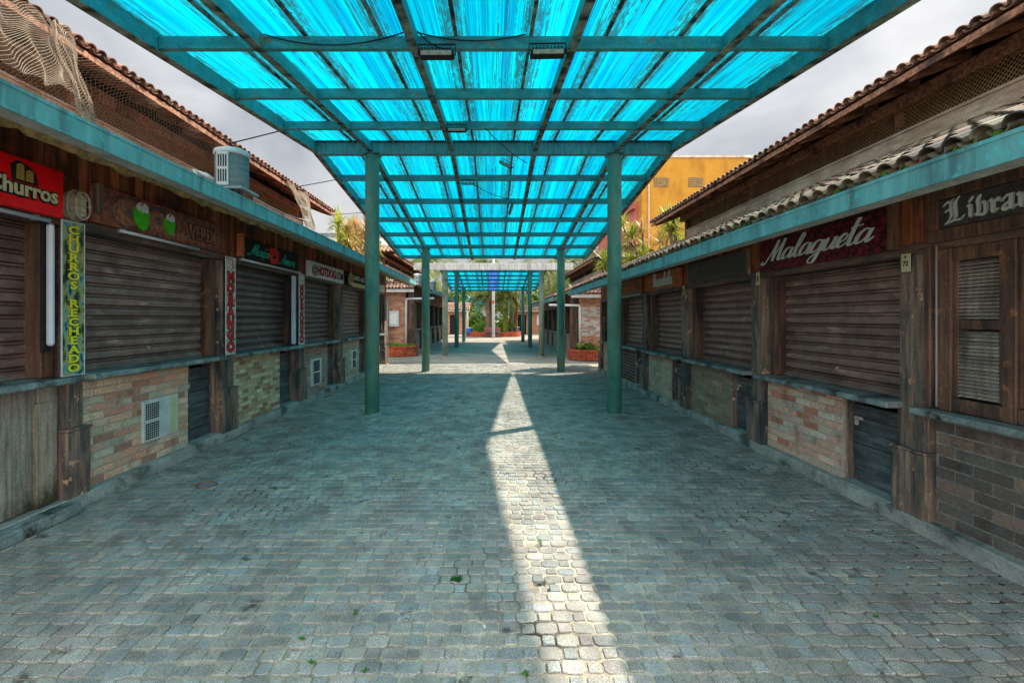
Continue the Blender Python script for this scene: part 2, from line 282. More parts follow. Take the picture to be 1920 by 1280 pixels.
def bannermat(name, cols, sc):
    m, n, l = newmat(name); g = n.new('ShaderNodeNewGeometry'); mp = n.new('ShaderNodeMapping'); mp.inputs['Scale'].default_value = sc; l.new(g.outputs['Position'], mp.inputs[0])
    t = n.new('ShaderNodeTexNoise'); t.inputs['Scale'].default_value = 1; t.inputs['Detail'].default_value = 5; l.new(mp.outputs[0], t.inputs['Vector'])
    r = n.new('ShaderNodeValToRGB'); cr = r.color_ramp
    while len(cr.elements) < len(cols): cr.elements.new(.5)
    for i, k in enumerate(cols): cr.elements[i].position = .32+.36*i/(len(cols)-1); cr.elements[i].color = k
    l.new(t.outputs['Fac'], r.inputs[0]); b = n.new('ShaderNodeBsdfPrincipled'); b.inputs['Roughness'].default_value = .35; l.new(r.outputs[0], b.inputs['Base Color'])
    o = n.new('ShaderNodeOutputMaterial'); l.new(b.outputs[0], o.inputs[0]); return m
M['bannerA'] = bannermat('churro_banner', [c(16,22,22), c(30,62,62), c(110,130,62), c(170,164,96), c(90,160,170), c(20,36,40)], (6, 14, 8))
M['bannerB'] = bannermat('strawberry_banner', [c(40,140,90), c(120,190,160), c(206,222,216), c(214,150,140), c(210,64,50), c(190,50,40)], (4, 18, 14))
def groundmat():
    m, n, l = newmat('ground'); g = n.new('ShaderNodeNewGeometry')
    br = n.new('ShaderNodeTexBrick'); br.inputs['Scale'].default_value = 1; br.inputs['Brick Width'].default_value = .2; br.inputs['Row Height'].default_value = .1
    br.inputs['Mortar Size'].default_value = .006; br.inputs['Color1'].default_value = c(150,144,136); br.inputs['Color2'].default_value = c(122,118,114); br.inputs['Mortar'].default_value = c(190,176,150)
    l.new(g.outputs['Position'], br.inputs['Vector']); t = n.new('ShaderNodeTexNoise'); t.inputs['Scale'].default_value = .7; t.inputs['Detail'].default_value = 8; l.new(g.outputs['Position'], t.inputs['Vector'])
    r = n.new('ShaderNodeValToRGB'); r.color_ramp.elements[0].position = .35; r.color_ramp.elements[1].position = .65; r.color_ramp.elements[0].color = (.75,.74,.72,1); r.color_ramp.elements[1].color = (1.25,1.22,1.15,1)
    l.new(t.outputs['Fac'], r.inputs[0]); x = n.new('ShaderNodeMixRGB'); x.blend_type = 'MULTIPLY'; x.inputs[0].default_value = 1; l.new(br.outputs[0], x.inputs[1]); l.new(r.outputs[0], x.inputs[2])
    b = n.new('ShaderNodeBsdfPrincipled'); b.inputs['Roughness'].default_value = .85; l.new(x.outputs[0], b.inputs['Base Color'])
    o = n.new('ShaderNodeOutputMaterial'); l.new(b.outputs[0], o.inputs[0]); return m
M['ground'] = groundmat()

# ------------------------------------------------------------------ text helpers
def wallmap(s, X, y0, z0):                                          # (u,v,w) on the wall face -> world; u runs to the viewer's right
    return (lambda u, v, w: (-X+w, y0+u, z0+v)) if s < 0 else (lambda u, v, w: (X-w, y0-u, z0+v))
def text_mb(txt, size, fn, mb=None, off=.012, ext=.004, sx=1, w0=.002, center=True, shear=0, col=(1, 1, 1), rot=0):
    cu = bpy.data.curves.new('lettering', 'FONT'); cu.body = txt; cu.size = size; cu.offset = off*size; cu.extrude = ext/2; cu.shear = shear
    cu.resolution_u = 3
    if center: cu.align_x = 'CENTER'
    o = bpy.data.objects.new('lettering', cu); COL.objects.link(o); bpy.context.view_layer.update()
    me = bpy.data.meshes.new_from_object(o.evaluated_get(bpy.context.evaluated_depsgraph_get()))
    mb = mb or MB(); cr, sr = math.cos(rot), math.sin(rot)
    mb.add([fn((v.co.x*cr-v.co.y*sr)*sx, v.co.x*sr+v.co.y*cr, w0+ext/2+v.co.z) for v in me.vertices], [tuple(p.vertices) for p in me.polygons], col)
    bpy.data.objects.remove(o); bpy.data.curves.remove(cu); bpy.data.meshes.remove(me); return mb
def spline(P, n=6):
    P = [Vector((a, b)) for a, b in P]
    if len(P) < 3: return P
    Q = [P[0]]+P+[P[-1]]; out = []
    for i in range(1, len(Q)-2):
        p0, p1, p2, p3 = Q[i-1:i+3]
        for k in range(n):
            t = k/n; out.append(.5*((2*p1)+(p2-p0)*t+(2*p0-5*p1+4*p2-p3)*t*t+(3*p1-p0-3*p2+p3)*t**3))
    return out+[P[-1]]
GL = {
 'a': ([[(.46,.42),(.3,.5),(.12,.4),(.04,.2),(.1,.02),(.24,.03),(.4,.2),(.48,.48)],[(.48,.48),(.44,.15),(.5,0),(.66,.14)]], .58),
 'l': ([[(0,.12),(.22,.45),(.36,.85),(.3,1),(.2,.85),(.12,.35),(.16,.05),(.28,0),(.42,.14)]], .36),
 'g': ([[(.46,.42),(.3,.5),(.12,.4),(.04,.2),(.1,.02),(.24,.03),(.4,.2),(.48,.48)],[(.48,.48),(.42,-.1),(.3,-.42),(.1,-.42),(.08,-.25),(.35,-.05),(.66,.14)]], .58),
 'u': ([[(-.02,.3),(.08,.48),(.06,.12),(.14,0),(.3,.08),(.46,.48)],[(.46,.48),(.42,.12),(.5,0),(.64,.14)]], .58),
 'e': ([[(0,.14),(.28,.26),(.34,.42),(.22,.5),(.07,.34),(.06,.1),(.2,0),(.42,.14)]], .38),
 't': ([[(.2,1.0),(.12,.4),(.14,.06),(.26,0),(.4,.14)],[(.02,.66),(.42,.7)]], .36),
 'M': ([[(-.3,.02),(-.36,-.06),(-.26,-.12),(-.1,.0),(.12,.5),(.3,1)],[(.3,1),(.26,.5),(.28,0)],[(.28,0),(.45,.5),(.68,1)],[(.68,1),(.62,.5),(.62,.08),(.72,0),(.86,.14)]], .82),
 'c': ([[(.36,.4),(.26,.5),(.1,.4),(.05,.15),(.14,0),(.28,.03),(.42,.14)]], .38),
 'o': ([[(.3,.5),(.12,.42),(.04,.2),(.12,0),(.28,.04),(.38,.25),(.34,.46),(.26,.5),(.44,.42),(.56,.44)]], .48),
 'm': ([[(-.02,.3),(.08,.5),(.06,.25),(.04,0)],[(.04,0),(.14,.36),(.24,.5),(.28,.36),(.26,0)],[(.26,0),(.36,.36),(.46,.5),(.5,.36),(.48,.05),(.56,0),(.7,.14)]], .68),
 'r': ([[(-.02,.2),(.1,.52),(.1,.44),(.26,.46),(.22,.15),(.28,0),(.42,.14)]], .38),
 'A': ([[(-.15,.08),(-.05,-.04),(.15,.25),(.5,1)],[(.5,1),(.46,.5),(.48,.06),(.56,0),(.68,.14)],[(.1,.36),(.56,.4)]], .68),
 'V': ([[(-.05,.85),(.05,1),(.12,.9),(.14,.4),(.2,0)],[(.2,0),(.35,.4),(.5,1)]], .5),
 'd': ([[(.42,.42),(.28,.5),(.1,.38),(.04,.15),(.14,0),(.34,.15),(.5,1)],[(.5,1),(.42,.2),(.5,0),(.62,.14)]], .56),
 'J': ([[(.1,.9),(.4,1),(.36,.5),(.26,-.2),(.08,-.3),(.02,-.15),(.4,.14)]], .5),
 'v': ([[(-.02,.3),(.08,.5),(.1,.2),(.16,0),(.34,.25),(.36,.5),(.5,.46)]], .46),
 'n': ([[(-.02,.3),(.08,.5),(.06,.25),(.04,0)],[(.04,0),(.16,.38),(.28,.5),(.32,.34),(.3,.06),(.38,0),(.52,.14)]], .5),
 'P': ([[(.2,.95),(.16,.5),(.1,0)],[(-.05,.8),(.2,1),(.46,.9),(.42,.62),(.16,.5)]], .5), 'i': ([[(-.02,.3),(.08,.5),(.06,.12),(.14,0),(.28,.14)]], .26), ' ': ([], .3)}
def script(txt, fn, size, thick=.12, thin=.035, slant=.35, sx=1, ext=.006, w0=.002, ang=0, mb=None, start=0):
    mb = mb or MB(); x0 = start; k = 0; ca, sa = math.cos(ang), math.sin(ang)
    for ch in txt:
        strokes, adv = GL[ch]
        for st in strokes:
            P = spline(st); n = len(P); A = []; B = []
            for i, p in enumerate(P):
                d = (P[min(i+1, n-1)]-P[max(i-1, 0)]); d.normalize()
                w = thin+(thick-thin)*max(0, -d.y)**1.3; w *= .5
                q = Vector((-d.y, d.x))*w; A.append(p+q); B.append(p-q)
            for i in range(n-1):
                k += 1; poly = [A[i], A[i+1], B[i+1], B[i]]; pts = []
                for p in poly:
                    u = (x0+p.x+slant*p.y)*sx*size; v = p.y*size; pts.append((u*ca-v*sa, u*sa+v*ca))
                mb.prism(pts, w0, w0+ext+(k % 40)*.00006, fn)
        x0 += adv
    return mb
def st(x): return [(x-.08,.56),(x,.48),(x,.12),(x+.08,.03),(x+.16,.1)]
BG = {'L': ([[(-.12,.78),(.0,.9),(.16,.86),(.3,.95)],[(.22,.92),(.2,.6),(.24,.25),(-.02,-.05)],[(-.04,.5),(.2,.58)],[(.56,1.0),(.42,.86),(.4,.6),(.44,.2),(.3,.03)],[(-.02,-.05),(.4,.03),(.66,.02),(.78,.14)]], 1.0),
 'i': ([st(.1), [(.08,.7),(.16,.84)]], .38), 'v': ([[(.1,.84),(.04,.66),(.08,.46),(.08,.12)],[(.26,.55),(.36,.48),(.38,.2),(.3,.02)],[(.0,.08),(.2,.02),(.34,.04)]], .56),
 'r': ([st(.1), [(.16,.46),(.3,.56),(.38,.46)]], .46), 'a': ([[(.02,.42),(.16,.56),(.38,.58)],[(.36,.56),(.34,.12),(.44,.03),(.5,.1)],[(.32,.32),(.1,.22),(.06,.1),(.14,.02),(.32,.12)]], .6)}
def blackletter(txt, fn, size, w=.15, ang=40, ext=.012):
    mb = MB(); x0 = 0; k = 0; nb = Vector((math.cos(R(ang)), math.sin(R(ang))))*w/2
    for ch in txt:
        strokes, adv = BG[ch]
        for s_ in strokes:
            P = spline(s_, 4) if ch in 'Lv' else [Vector(p) for p in s_]
            for a, b in zip(P[:-1], P[1:]):
                q = [a-nb, a+nb, b+nb, b-nb]; k += 1
                cr = (q[1]-q[0]).x*(q[2]-q[1]).y-(q[1]-q[0]).y*(q[2]-q[1]).x
                if cr < 0: q = q[::-1]
                if abs(cr) < 1e-4: q = [a-nb, a+nb, b+nb+Vector((.02,-.02)), b-nb+Vector((.02,-.02))]
                mb.prism([((x0+p.x)*size, p.y*size) for p in q], .002, .002+ext+k*.0001, fn)
        x0 += adv
    return mb

# ------------------------------------------------------------------ ground and paving
g = MB(); g.add([(-400,-60,-.03),(400,-60,-.03),(400,900,-.03),(-400,900,-.03)], [(0,1,2,3)]); struct('ground', g, M['ground'])
PP, PR = .2023, .0995
XA, XB, YA, YB = -3.95, 3.55, .6, 18.2
def und(x, y): return .007*np.sin(x*1.3+y*.5)+.006*np.sin(x*.6-y*1.1+2)+.004*np.sin(x*3.1+1)*np.sin(y*2.3)-.006
HOLES = [(.31, 3.60), (.30, 3.07)]
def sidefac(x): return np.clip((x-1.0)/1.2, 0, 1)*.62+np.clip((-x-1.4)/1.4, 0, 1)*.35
js = MB(); st_ = .05
nx, ny = int((XB-XA)/st_)+1, int((YB-YA)/st_)+1
X, Y = np.meshgrid(np.linspace(XA, XB, nx), np.linspace(YA, YB, ny)); Z = und(X, Y)-.0075+rng.normal(0, .0012, X.shape)
for hx, hy in HOLES: Z -= .05*(np.hypot((X-hx)/1.3, Y-hy) < .05)
js.v = np.stack([X, Y, Z], -1).reshape(-1, 3).tolist(); js.n = nx*ny
js.f = [(j*nx+i, j*nx+i+1, (j+1)*nx+i+1, (j+1)*nx+i) for j in range(ny-1) for i in range(nx-1)]
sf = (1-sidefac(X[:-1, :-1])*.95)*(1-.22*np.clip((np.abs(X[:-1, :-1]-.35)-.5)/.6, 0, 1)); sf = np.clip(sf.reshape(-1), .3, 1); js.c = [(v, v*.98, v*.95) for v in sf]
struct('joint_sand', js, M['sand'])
pv = MB(); V = []; F = []; C = []
for r_ in range(int((YB-YA)/PR)):
    y = YA+.06+r_*PR; drift = .006*math.sin(y*1.7)
    for q in range(int((XB-XA)/PP)+1):
        for kind in (0, 1):
            x = XA+q*PP+(r_ % 2)*PP/2+kind*PP/2+drift+.004*math.sin(x*2.0+y) if q or kind else XA+(r_ % 2)*PP/2+drift
            if x < XA+.05 or x > XB-.05: continue
            hole = any(abs(x-hx) < (.075 if kind == 0 else .06) and abs(y-hy) < .05 for hx, hy in HOLES)
            if hole: continue
            near = y < 8
            hw, hh = (.0595, .0472) if kind == 0 else (.034, .0378)
            if x > 1.2 or x < -1.6: hh += .0015; hw += .001
            hw *= rng.uniform(.95, 1.03); hh *= rng.uniform(.95, 1.02)
            if kind == 0: a, b = hw*.40, hh*.34; base = [(-hw,-hh+b),(-hw+a,-hh),(hw-a,-hh),(hw,-hh+b),(hw,hh-b),(hw-a,hh),(-hw+a,hh),(-hw,hh-b)]
            else: a = .006; base = [(-hw,-hh+a),(-hw+a,-hh),(hw-a,-hh),(hw,-hh+a),(hw,hh-a),(hw-a,hh),(-hw+a,hh),(-hw,hh-a)]
            jx, jy = rng.normal(0, .0016, 2); z0 = float(und(x, y))+rng.normal(0, .0016); tx, ty = rng.normal(0, .018, 2)
            n0 = len(V); bj = rng.normal(0, .0012, (8, 2))
            for sc_, dz in ((1.0, -.016), (.985, -.003), (.92, 0)):
                for (u, v), (e1, e2) in zip(base, bj): V.append((x+jx+(u+e1)*sc_, y+jy+(v+e2)*sc_, z0+dz+u*tx+v*ty))
            F.append(tuple(n0+16+i for i in range(8))); m_ = 9
            for lv in (0, 8): F += [(n0+lv+i, n0+lv+(i+1) % 8, n0+lv+8+(i+1) % 8, n0+lv+8+i) for i in range(8)]; m_ += 8
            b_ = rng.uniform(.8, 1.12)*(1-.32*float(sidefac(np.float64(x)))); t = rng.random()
            tint = (1.0, .94, .95) if t < .22 else ((.9, .96, 1.0) if t < .5 else (1.0, .99, .95))
            C += [tuple(b_*k for k in tint)]*17
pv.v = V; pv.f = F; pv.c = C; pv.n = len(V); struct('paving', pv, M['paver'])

# ------------------------------------------------------------------ bricks, tiles
PAL = {
 'warm': [(.62,.36,.24),(.66,.42,.28),(.58,.40,.28),(.52,.42,.30),(.60,.30,.20),(.48,.40,.30),(.64,.46,.32),(.40,.20,.14)],
 'salmon': [(.66,.40,.28),(.68,.44,.32),(.60,.42,.32),(.54,.44,.34),(.50,.20,.13),(.62,.36,.26),(.58,.46,.36)],
 'yellow': [(.52,.42,.22),(.46,.34,.18),(.60,.54,.36),(.30,.18,.10),(.36,.24,.12),(.55,.50,.32),(.50,.40,.24)],
 'olive': [(.30,.25,.16),(.36,.30,.18),(.26,.22,.16),(.34,.24,.15)],
 'dull': [(.34,.22,.17),(.38,.26,.20),(.30,.21,.17),(.42,.28,.2)],
 'plum': [(.12,.06,.055),(.16,.08,.07),(.10,.055,.05)],
 'dark': [(.17,.13,.105),(.21,.16,.13),(.16,.14,.12),(.25,.17,.13),(.14,.115,.10)],
 'pale': [(.42,.38,.26),(.46,.42,.30),(.38,.34,.24),(.46,.34,.24)],
 'red': [(.56,.24,.13),(.62,.30,.17),(.50,.20,.11),(.60,.34,.2)],
 'lime': [(.62,.56,.52),(.68,.62,.58),(.52,.30,.22),(.66,.60,.55)]}
def brickface(mb, fn, u0, u1, z0, z1, pal, bl=.235, bh=.064, j=.013, holes=()):
    """bricks on a face: fn(u,v,w)"""
    row = 0; z = z0
    while z < z1-.015:
        h = min(bh, z1-z-.003); u = u0-(row % 2)*(bl+j)/2
        while u < u1-.02:
            a, b = max(u, u0+.002), min(u+bl, u1-.002)
            if b-a > .02 and not any(a < hx1 and b > hx0 and z < hz1 and z+h > hz0 for hx0, hx1, hz0, hz1 in holes):
                cc = random.choice(PAL[pal]); k = random.uniform(.8, 1.12)*(1.35 if pal in ('warm','salmon','yellow','pale','dull') else 1.1); d = random.uniform(.004, .010); e = .003; f = random.uniform(-.002, .002)
                p = [(a, z+f), (b, z-f), (b, z+h+f), (a, z+h-f)]; i_ = [(a+e, z+e+f), (b-e, z+e-f), (b-e, z+h-e+f), (a+e, z+h-e-f)]
                Vv = [fn(*q, -.006) for q in p]+[fn(*q, d-.003) for q in p]+[fn(*q, d) for q in i_]
                Ff = [(8,9,10,11)]+[(o+i2, o+(i2+1) % 4, o+4+(i2+1) % 4, o+4+i2) for o in (0, 4) for i2 in range(4)]
                mb.add(Vv, Ff, tuple(x*k for x in cc))
            u += bl+j
        z += bh+j; row += 1
    return mb
def tile_temp(n=6, r0=.07, r1=.058, ln=.4, th=.011, up=1):
    """barrel tile along +t (up the slope), arc in (y,w)"""
    V = []
    for t, r in ((0, r0), (ln, r1)):
        for rr in (r, r-th):
            for k in range(n+1):
                a = math.pi*k/n; V.append((t, -math.cos(a)*rr, (math.sin(a)*rr*.85) if up > 0 else -math.sin(a)*rr*.7))
    m = n+1; F = []
    for k in range(n):
        F += [(k, k+1, 2*m+k+1, 2*m+k), (m+k, 3*m+k, 3*m+k+1, m+k+1), (k, m+k, m+k+1, k+1), (2*m+k, 2*m+k+1, 3*m+k+1, 3*m+k)]
    F += [(0, 2*m, 3*m, m), (n, m+n, 3*m+n, 2*m+n)]; return np.array(V), F
TC, TFc = tile_temp(); TP, TFp = tile_temp(r0=.06, r1=.066, up=-1)
def tiles(s, Xe, Ze, slope, y0, y1, nc, pitch=.16, expo=.34, pal='clay', axis='x', mb=None, Yc=0):
    mb = mb or MB(); ca, sa = math.cos(math.atan(slope)), math.sin(math.atan(slope))
    for k in range(nc):
        for q in range(int((y1-y0)/pitch)):
            y = y0+(q+.5)*pitch
            for (T, Fc, dy, dw) in ((TC, TFc, 0, .035), (TP, TFp, pitch/2, .045)):
                t = T[:, 0]+k*expo+random.uniform(-.012, .012)-(.0 if dw < .04 else .01); yy = T[:, 1]*pitch/.16+y+dy+random.uniform(-.005, .005)
                w = T[:, 2]+dw+(.018*(1-T[:, 0]/.4))+random.uniform(-.003, .003)
                A = Xe+t*ca-w*sa; Zz = Ze+t*sa+w*ca
                P = np.stack([s*A if axis == 'x' else yy, yy if axis == 'x' else Yc+A, Zz], -1)
                if pal == 'old': b = random.choice([(.40,.31,.21),(.34,.24,.16),(.24,.16,.11),(.36,.21,.13),(.14,.11,.08)])
                elif pal == 'pink': b = random.choice([(.46,.27,.2),(.40,.23,.17),(.5,.32,.25),(.30,.18,.14)])
                else: b = random.choice([(.42,.22,.15),(.36,.19,.14),(.46,.27,.19),(.26,.16,.12),(.34,.24,.19)])
                f = random.uniform(.8, 1.15); mb.n = len(mb.v); mb.v += P.tolist(); kk = mb.n; mb.n += len(P)
                mb.f += [tuple(i+kk for i in f_) for f_ in Fc]; mb.c += [tuple(x*f for x in b)]*len(Fc)
    return mb

# ------------------------------------------------------------------ market buildings
SIDE = {-1: dict(W=3.82, zt=2.56, zc=1.19, ztop=3.3, Xg=2.85, Zg=3.08, Xc=5.2, Xh=4.6, rh=.653, curb=.50, mesh=.548),
         1: dict(W=3.47, zt=2.27, zc=1.0, ztop=2.86, Xg=2.5, Zg=2.6, Xc=5.0, Xh=4.4, rh=.592, curb=.455, mesh=.511)}
def hall(s, name, label, y0, y1, pillars, yh0, yh1, pal, endwall=False, tilepal='old', hip=False):
    S = SIDE[s]; Wd = S['W']; T = Thing(name, label, 'building', (s*(Wd+1.5), (y0+y1)/2, 0)); o = lambda v: s*(Wd-v)
    # inner core walls
    b = MB().box(o(-.26), o(-4.6), y0+.05, y1-.05, 0, S['ztop']-.05); T.part('wall', b, M['black'])
    b = MB().bbox(o(-.2), o(.09), y0, y1, -.02, .11, .012); T.part('plinth', b, M['plinth'])
    # fascia planks above the shutters
    b = MB(); y = y0
    while y < y1:
        w = min(random.uniform(.085, .14), y1-y); k = random.choice([.55, .7, .85, 1, 1.25, 1.6]); b.bbox(o(-.12), o(random.uniform(-.004, .004)), y+.002, y+w-.003, S['zt']+.03, S['ztop'], .004, (k, k*.95, k*.9)); y += w
    T.part('fascia_planks', b, M['plank'])
    b = MB().bbox(o(-.15), o(.02), y0, y1, S['zt']-.05, S['zt']+.045, .006); T.part('lintel', b, M['plankH'])
    for k, (a, e) in enumerate(pillars):
        m = MB(); m.bbox(o(-.2), o(.03), a+.04, e-.02, .1, S['zt']-.05, .008)
        m.bbox(o(-.2), o(.05), a+.045, (a+e)/2-.01, .6, S['zt']-.05, .006)
        p = T.part('pillar', m, M['post'])
        m = MB(); n = 3
        for i in range(n): m.bbox(o(-.2), o(.085), a+(e-a)*i/n+.002, a+(e-a)*(i+1)/n-.002, .0, .70 if s < 0 else .62, .006)
        m.bbox(o(-.2), o(.1), a-.004, e+.004, .702 if s < 0 else .622, .722 if s < 0 else .642, .004); T.part('pillar_casing', m, M['post'], p)
    # eave: gutter, underside, filler, low roof
    Xg, Zg, Xc = S['Xg'], S['Zg'], S['Xc']; th = .15 if s < 0 else .135
    zc_low = 1.7+(.412 if s > 0 else .47)*Xc; slope = (zc_low-Zg-.05)/(Xc-Xg)
    m = MB(); ys = y0-.35; L_ = 3.0; i = 0; ye = y1+.55
    while ys < ye:
        e = min(ys+L_, ye); m.bbox(s*Xg, s*(Xg+.012), ys+.0015, e-.0015, Zg-th, Zg, .003); m.bbox(s*(Xg-.006), s*(Xg+.03), e-.02, e+.02, Zg-th-.004, Zg+.004, .003); ys = e
    m.box(s*(Xg-.008), s*(Xg+.014), y0-.35, ye, Zg-.016, Zg+.006); m.box(s*(Xg-.008), s*(Xg+.014), y0-.35, ye, Zg-th-.005, Zg-th+.01)
    T.part('gutter', m, M['gutter'])
    m = MB().box(s*(Xg+.016), s*(Xg+.15), y0-.33, ye-.02, Zg-th-.002, Zg-th+.01)
    m.box(s*(Xg+.14), s*(Xg+.15), y0-.33, ye-.02, Zg-th+.011, Zg-.01); T.part('gutter_underside', m, M['soffit'])
    if s < 0:
        m = MB(); P = [(s*(Xg+.20+random.uniform(-.02, .02)), y0-.3+k*.07, Zg-th+.012+random.uniform(-.022, .022)) for k in range(int((ye-y0)/.07)+3)]
        m.tube(P, .048, 6); T.part('foam_filler', m, M['foam'], smooth=True)
    m = MB(); y = y0-.3                                           # boarded soffit of the low roof
    while y < ye-.02:
        w = min(.16, ye-.02-y); k = random.uniform(.7, 1.2); a, e = Xg+.16, Xc
        za, ze = Zg+.02-.03+slope*.16-.02, zc_low-.06
        m.add([(s*a,y,za),(s*e,y,ze),(s*e,y+w-.004,ze),(s*a,y+w-.004,za),(s*a,y,za-.02),(s*e,y,ze-.02),(s*e,y+w-.004,ze-.02),(s*a,y+w-.004,za-.02)],
              [(0,1,2,3),(7,6,5,4),(0,4,5,1),(1,5,6,2),(2,6,7,3),(3,7,4,0)], (k,)*3); y += w
    T.part('roof_soffit', m, M['darkwood'])
    nc = max(1, int(round(math.hypot(Xc-Xg, zc_low-Zg)/.34)))
    rf = T.part('low_roof', tiles(s, Xg+(.16 if s < 0 else .09), Zg-(.10 if s < 0 else -.01), slope+(.02 if s < 0 else 0), y0-.3, y1+.5, nc, pal=tilepal), M['tile'], smooth=False)
    if s > 0 and y0 < 5:
        m = MB(); 
        for q in range(int((y1-y0)/.16)):
            if random.random() < .7:
                for _ in range(random.randint(3, 8)):
                    yy = y0-.3+q*.16+random.uniform(.0, .16); xx = Xg+.09+abs(random.gauss(0, .04)); r_ = random.uniform(.014, .034)
                    m.lathe(s*xx, yy, [(r_*.6, Zg+.02), (r_, Zg+.03+r_*.3), (r_*.8, Zg+.04+r_), (r_*.2, Zg+.045+r_*1.4)], 6)
        mo = T.part('moss', m, M['moss'], rf); mo['kind'] = 'stuff'
        m = MB()
        for q in range(int((y1-y0+.8)/.16)):
            yy = y0-.3+(q+.5)*.16+random.uniform(-.006, .006); P = [(yy+.056*math.cos(a), Zg+.035+(.05 if 0 < k < 8 else .04)*math.sin(a)) for k, a in enumerate(np.linspace(0, math.pi, 9))]; d = random.uniform(.0, .03)
            m.add([(s*(Xg+.1+d), a, b) for a, b in P]+[(s*(Xg+.16+d), a, b) for a, b in P]+[(s*(Xg+.09+d), yy, Zg+.055)], [(i, i+1, 18) for i in range(8)]+[(i, i+1, i+10, i+9) for i in range(8)])
        T.part('mortar_plugs', m, M['foam'], rf)['kind'] = 'stuff'
    # clerestory + high roof
    zcur, zmesh = 1.7+S['curb']*Xc, 1.7+S['mesh']*Xc
    m = MB().box(s*Xc, s*(Xc+.15), yh0, yh1-.9, zc_low-.35, zcur); m.box(s*(Xc-.02), s*(Xc+.01), yh0, yh1-.9, zcur-.02, zcur+.012); T.part('clerestory_curb', m, M['concrete'])
    Ze = 1.7+S['rh']*S['Xh']; sl2 = .42; zat = lambda x: Ze+(x-S['Xh'])*sl2
    m = MB().box(s*(Xc+.08), s*(Xc+.12), yh0, yh1-.95, zcur+.002, zat(Xc+.08)); T.part('clerestory_backing', m, M['black'])
    if yh0 < 5:
        m = MB(); hgt = zmesh-zcur; p_ = .05; y = yh0+.05; q = 0
        while y < yh1-1.0-hgt:
            for sg in (1, -1):
                q += 1; X0 = Xc+.03+.008*(sg > 0); w = .006
                a, e = (y, y+hgt) if sg > 0 else (y+hgt, y)
                m.add([(s*X0,a-w,zcur+.0025),(s*X0,a+w,zcur+.0025),(s*X0,e+w,zmesh),(s*X0,e-w,zmesh),(s*(X0+.006),a-w,zcur+.0025),(s*(X0+.006),a+w,zcur+.0025),(s*(X0+.006),e+w,zmesh),(s*(X0+.006),e-w,zmesh)],
                      [(0,1,2,3),(7,6,5,4),(0,4,5,1),(1,5,6,2),(2,6,7,3),(3,7,4,0)])
            y += p_
        T.part('lattice', m, M['lattice'])
    m = MB().bbox(s*(Xc-.03), s*(Xc+.1), yh0, yh1-.6, zmesh+.003, zmesh+.16, .008); T.part('wall_plate', m, M['rafter'])
    y = yh0+1.5
    while y < yh1-1.2: T.part('stud', MB().bbox(s*(Xc-.01), s*(Xc+.06), y, y+.07, zcur+.003, zmesh, .004), M['rafter']); y += 3.4
    T.part('stud', MB().bbox(s*(Xc-.015), s*(Xc+.075), yh1-1.0, yh1-.9, zc_low-.3, zmesh, .004), M['rafter'])
    rw = 6 if hip else 7; Xr = S['Xh']+rw*.34*.92
    hr = T.part('high_roof', tiles(s, S['Xh'], Ze+.02, sl2, yh0-.1, yh1, rw, pal='clay'), M['tile'])
    m = MB(); y = yh0-.1
    m.add([(s*(S['Xh']+.05),yh0-.1,Ze+.005),(s*Xr,yh0-.1,zat(Xr)),(s*Xr,yh1-.01,zat(Xr)),(s*(S['Xh']+.05),yh1-.01,Ze+.005)], [(0,1,2,3)])
    m.add([(s*Xr,yh0-.1,zat(Xr)),(s*(Xr+2.6),yh0-.1,zat(Xr)-1.1),(s*(Xr+2.6),yh1-.01,zat(Xr)-1.1),(s*Xr,yh1-.01,zat(Xr))], [(0,1,2,3)])
    T.part('roof_boards', m, M['darkwood'], hr)
    m = MB().add([(s*(S['Xh']+.01),yh0,Ze-.05),(s*(S['Xh']+.03),yh0,Ze-.05),(s*(S['Xh']+.03),yh1,Ze-.05),(s*(S['Xh']+.01),yh1,Ze-.05),
                  (s*(S['Xh']+.01),yh0,Ze+.02),(s*(S['Xh']+.03),yh0,Ze+.02),(s*(S['Xh']+.03),yh1,Ze+.02),(s*(S['Xh']+.01),yh1,Ze+.02)], [(0,3,2,1),(4,5,6,7),(0,1,5,4),(1,2,6,5),(2,3,7,6),(3,0,4,7)])
    T.part('eave_batten', m, M['rafter'], hr)
    y = yh1-.25
    while y > yh0:
        m = MB(); a, e = S['Xh']+.06, Xr-.1; za, ze = zat(a)-.03, zat(e)-.03; w = .06; d = .12
        A = [(a, za), (a, za-d*.55), (a+.3, za-d*.75+.3*sl2), (e, ze-d), (e, ze)]
        m.add([(s*x_, y, z_) for x_, z_ in A]+[(s*x_, y+w, z_) for x_, z_ in A], [(0,1,2,3,4),(9,8,7,6,5)]+[(i, (i+1) % 5, 5+(i+1) % 5, 5+i) for i in range(5)])
        T.part('rafter', m, M['rafter'], hr); y -= .62 if yh0 < 5 else 1.2
    # far gable end
    m = MB().add([(s*(Xc+.1),yh1-.92,zc_low-.4),(s*Xr,yh1-.92,zc_low-.4),(s*Xr,yh1-.92,zat(Xr)-.05),(s*(Xc+.1),yh1-.92,zat(Xc+.1)-.05)], [(0,1,2,3)])
    if hip: T.part('gable_wall', m, M['darkwood']); m = MB(); m.add([(s*(S['Xh']+.5),yh0+.3,zc_low-.3),(s*(Xr+2),yh0+.3,zc_low-.3),(s*(Xr+2),yh0+.3,Ze+.1),(s*Xr,yh0+.3,zat(Xr)-.02),(s*(S['Xh']+.5),yh0+.3,Ze+.1)], [(0,1,2,3,4)])
    T.part('gable_wall', m, M['darkwood'])
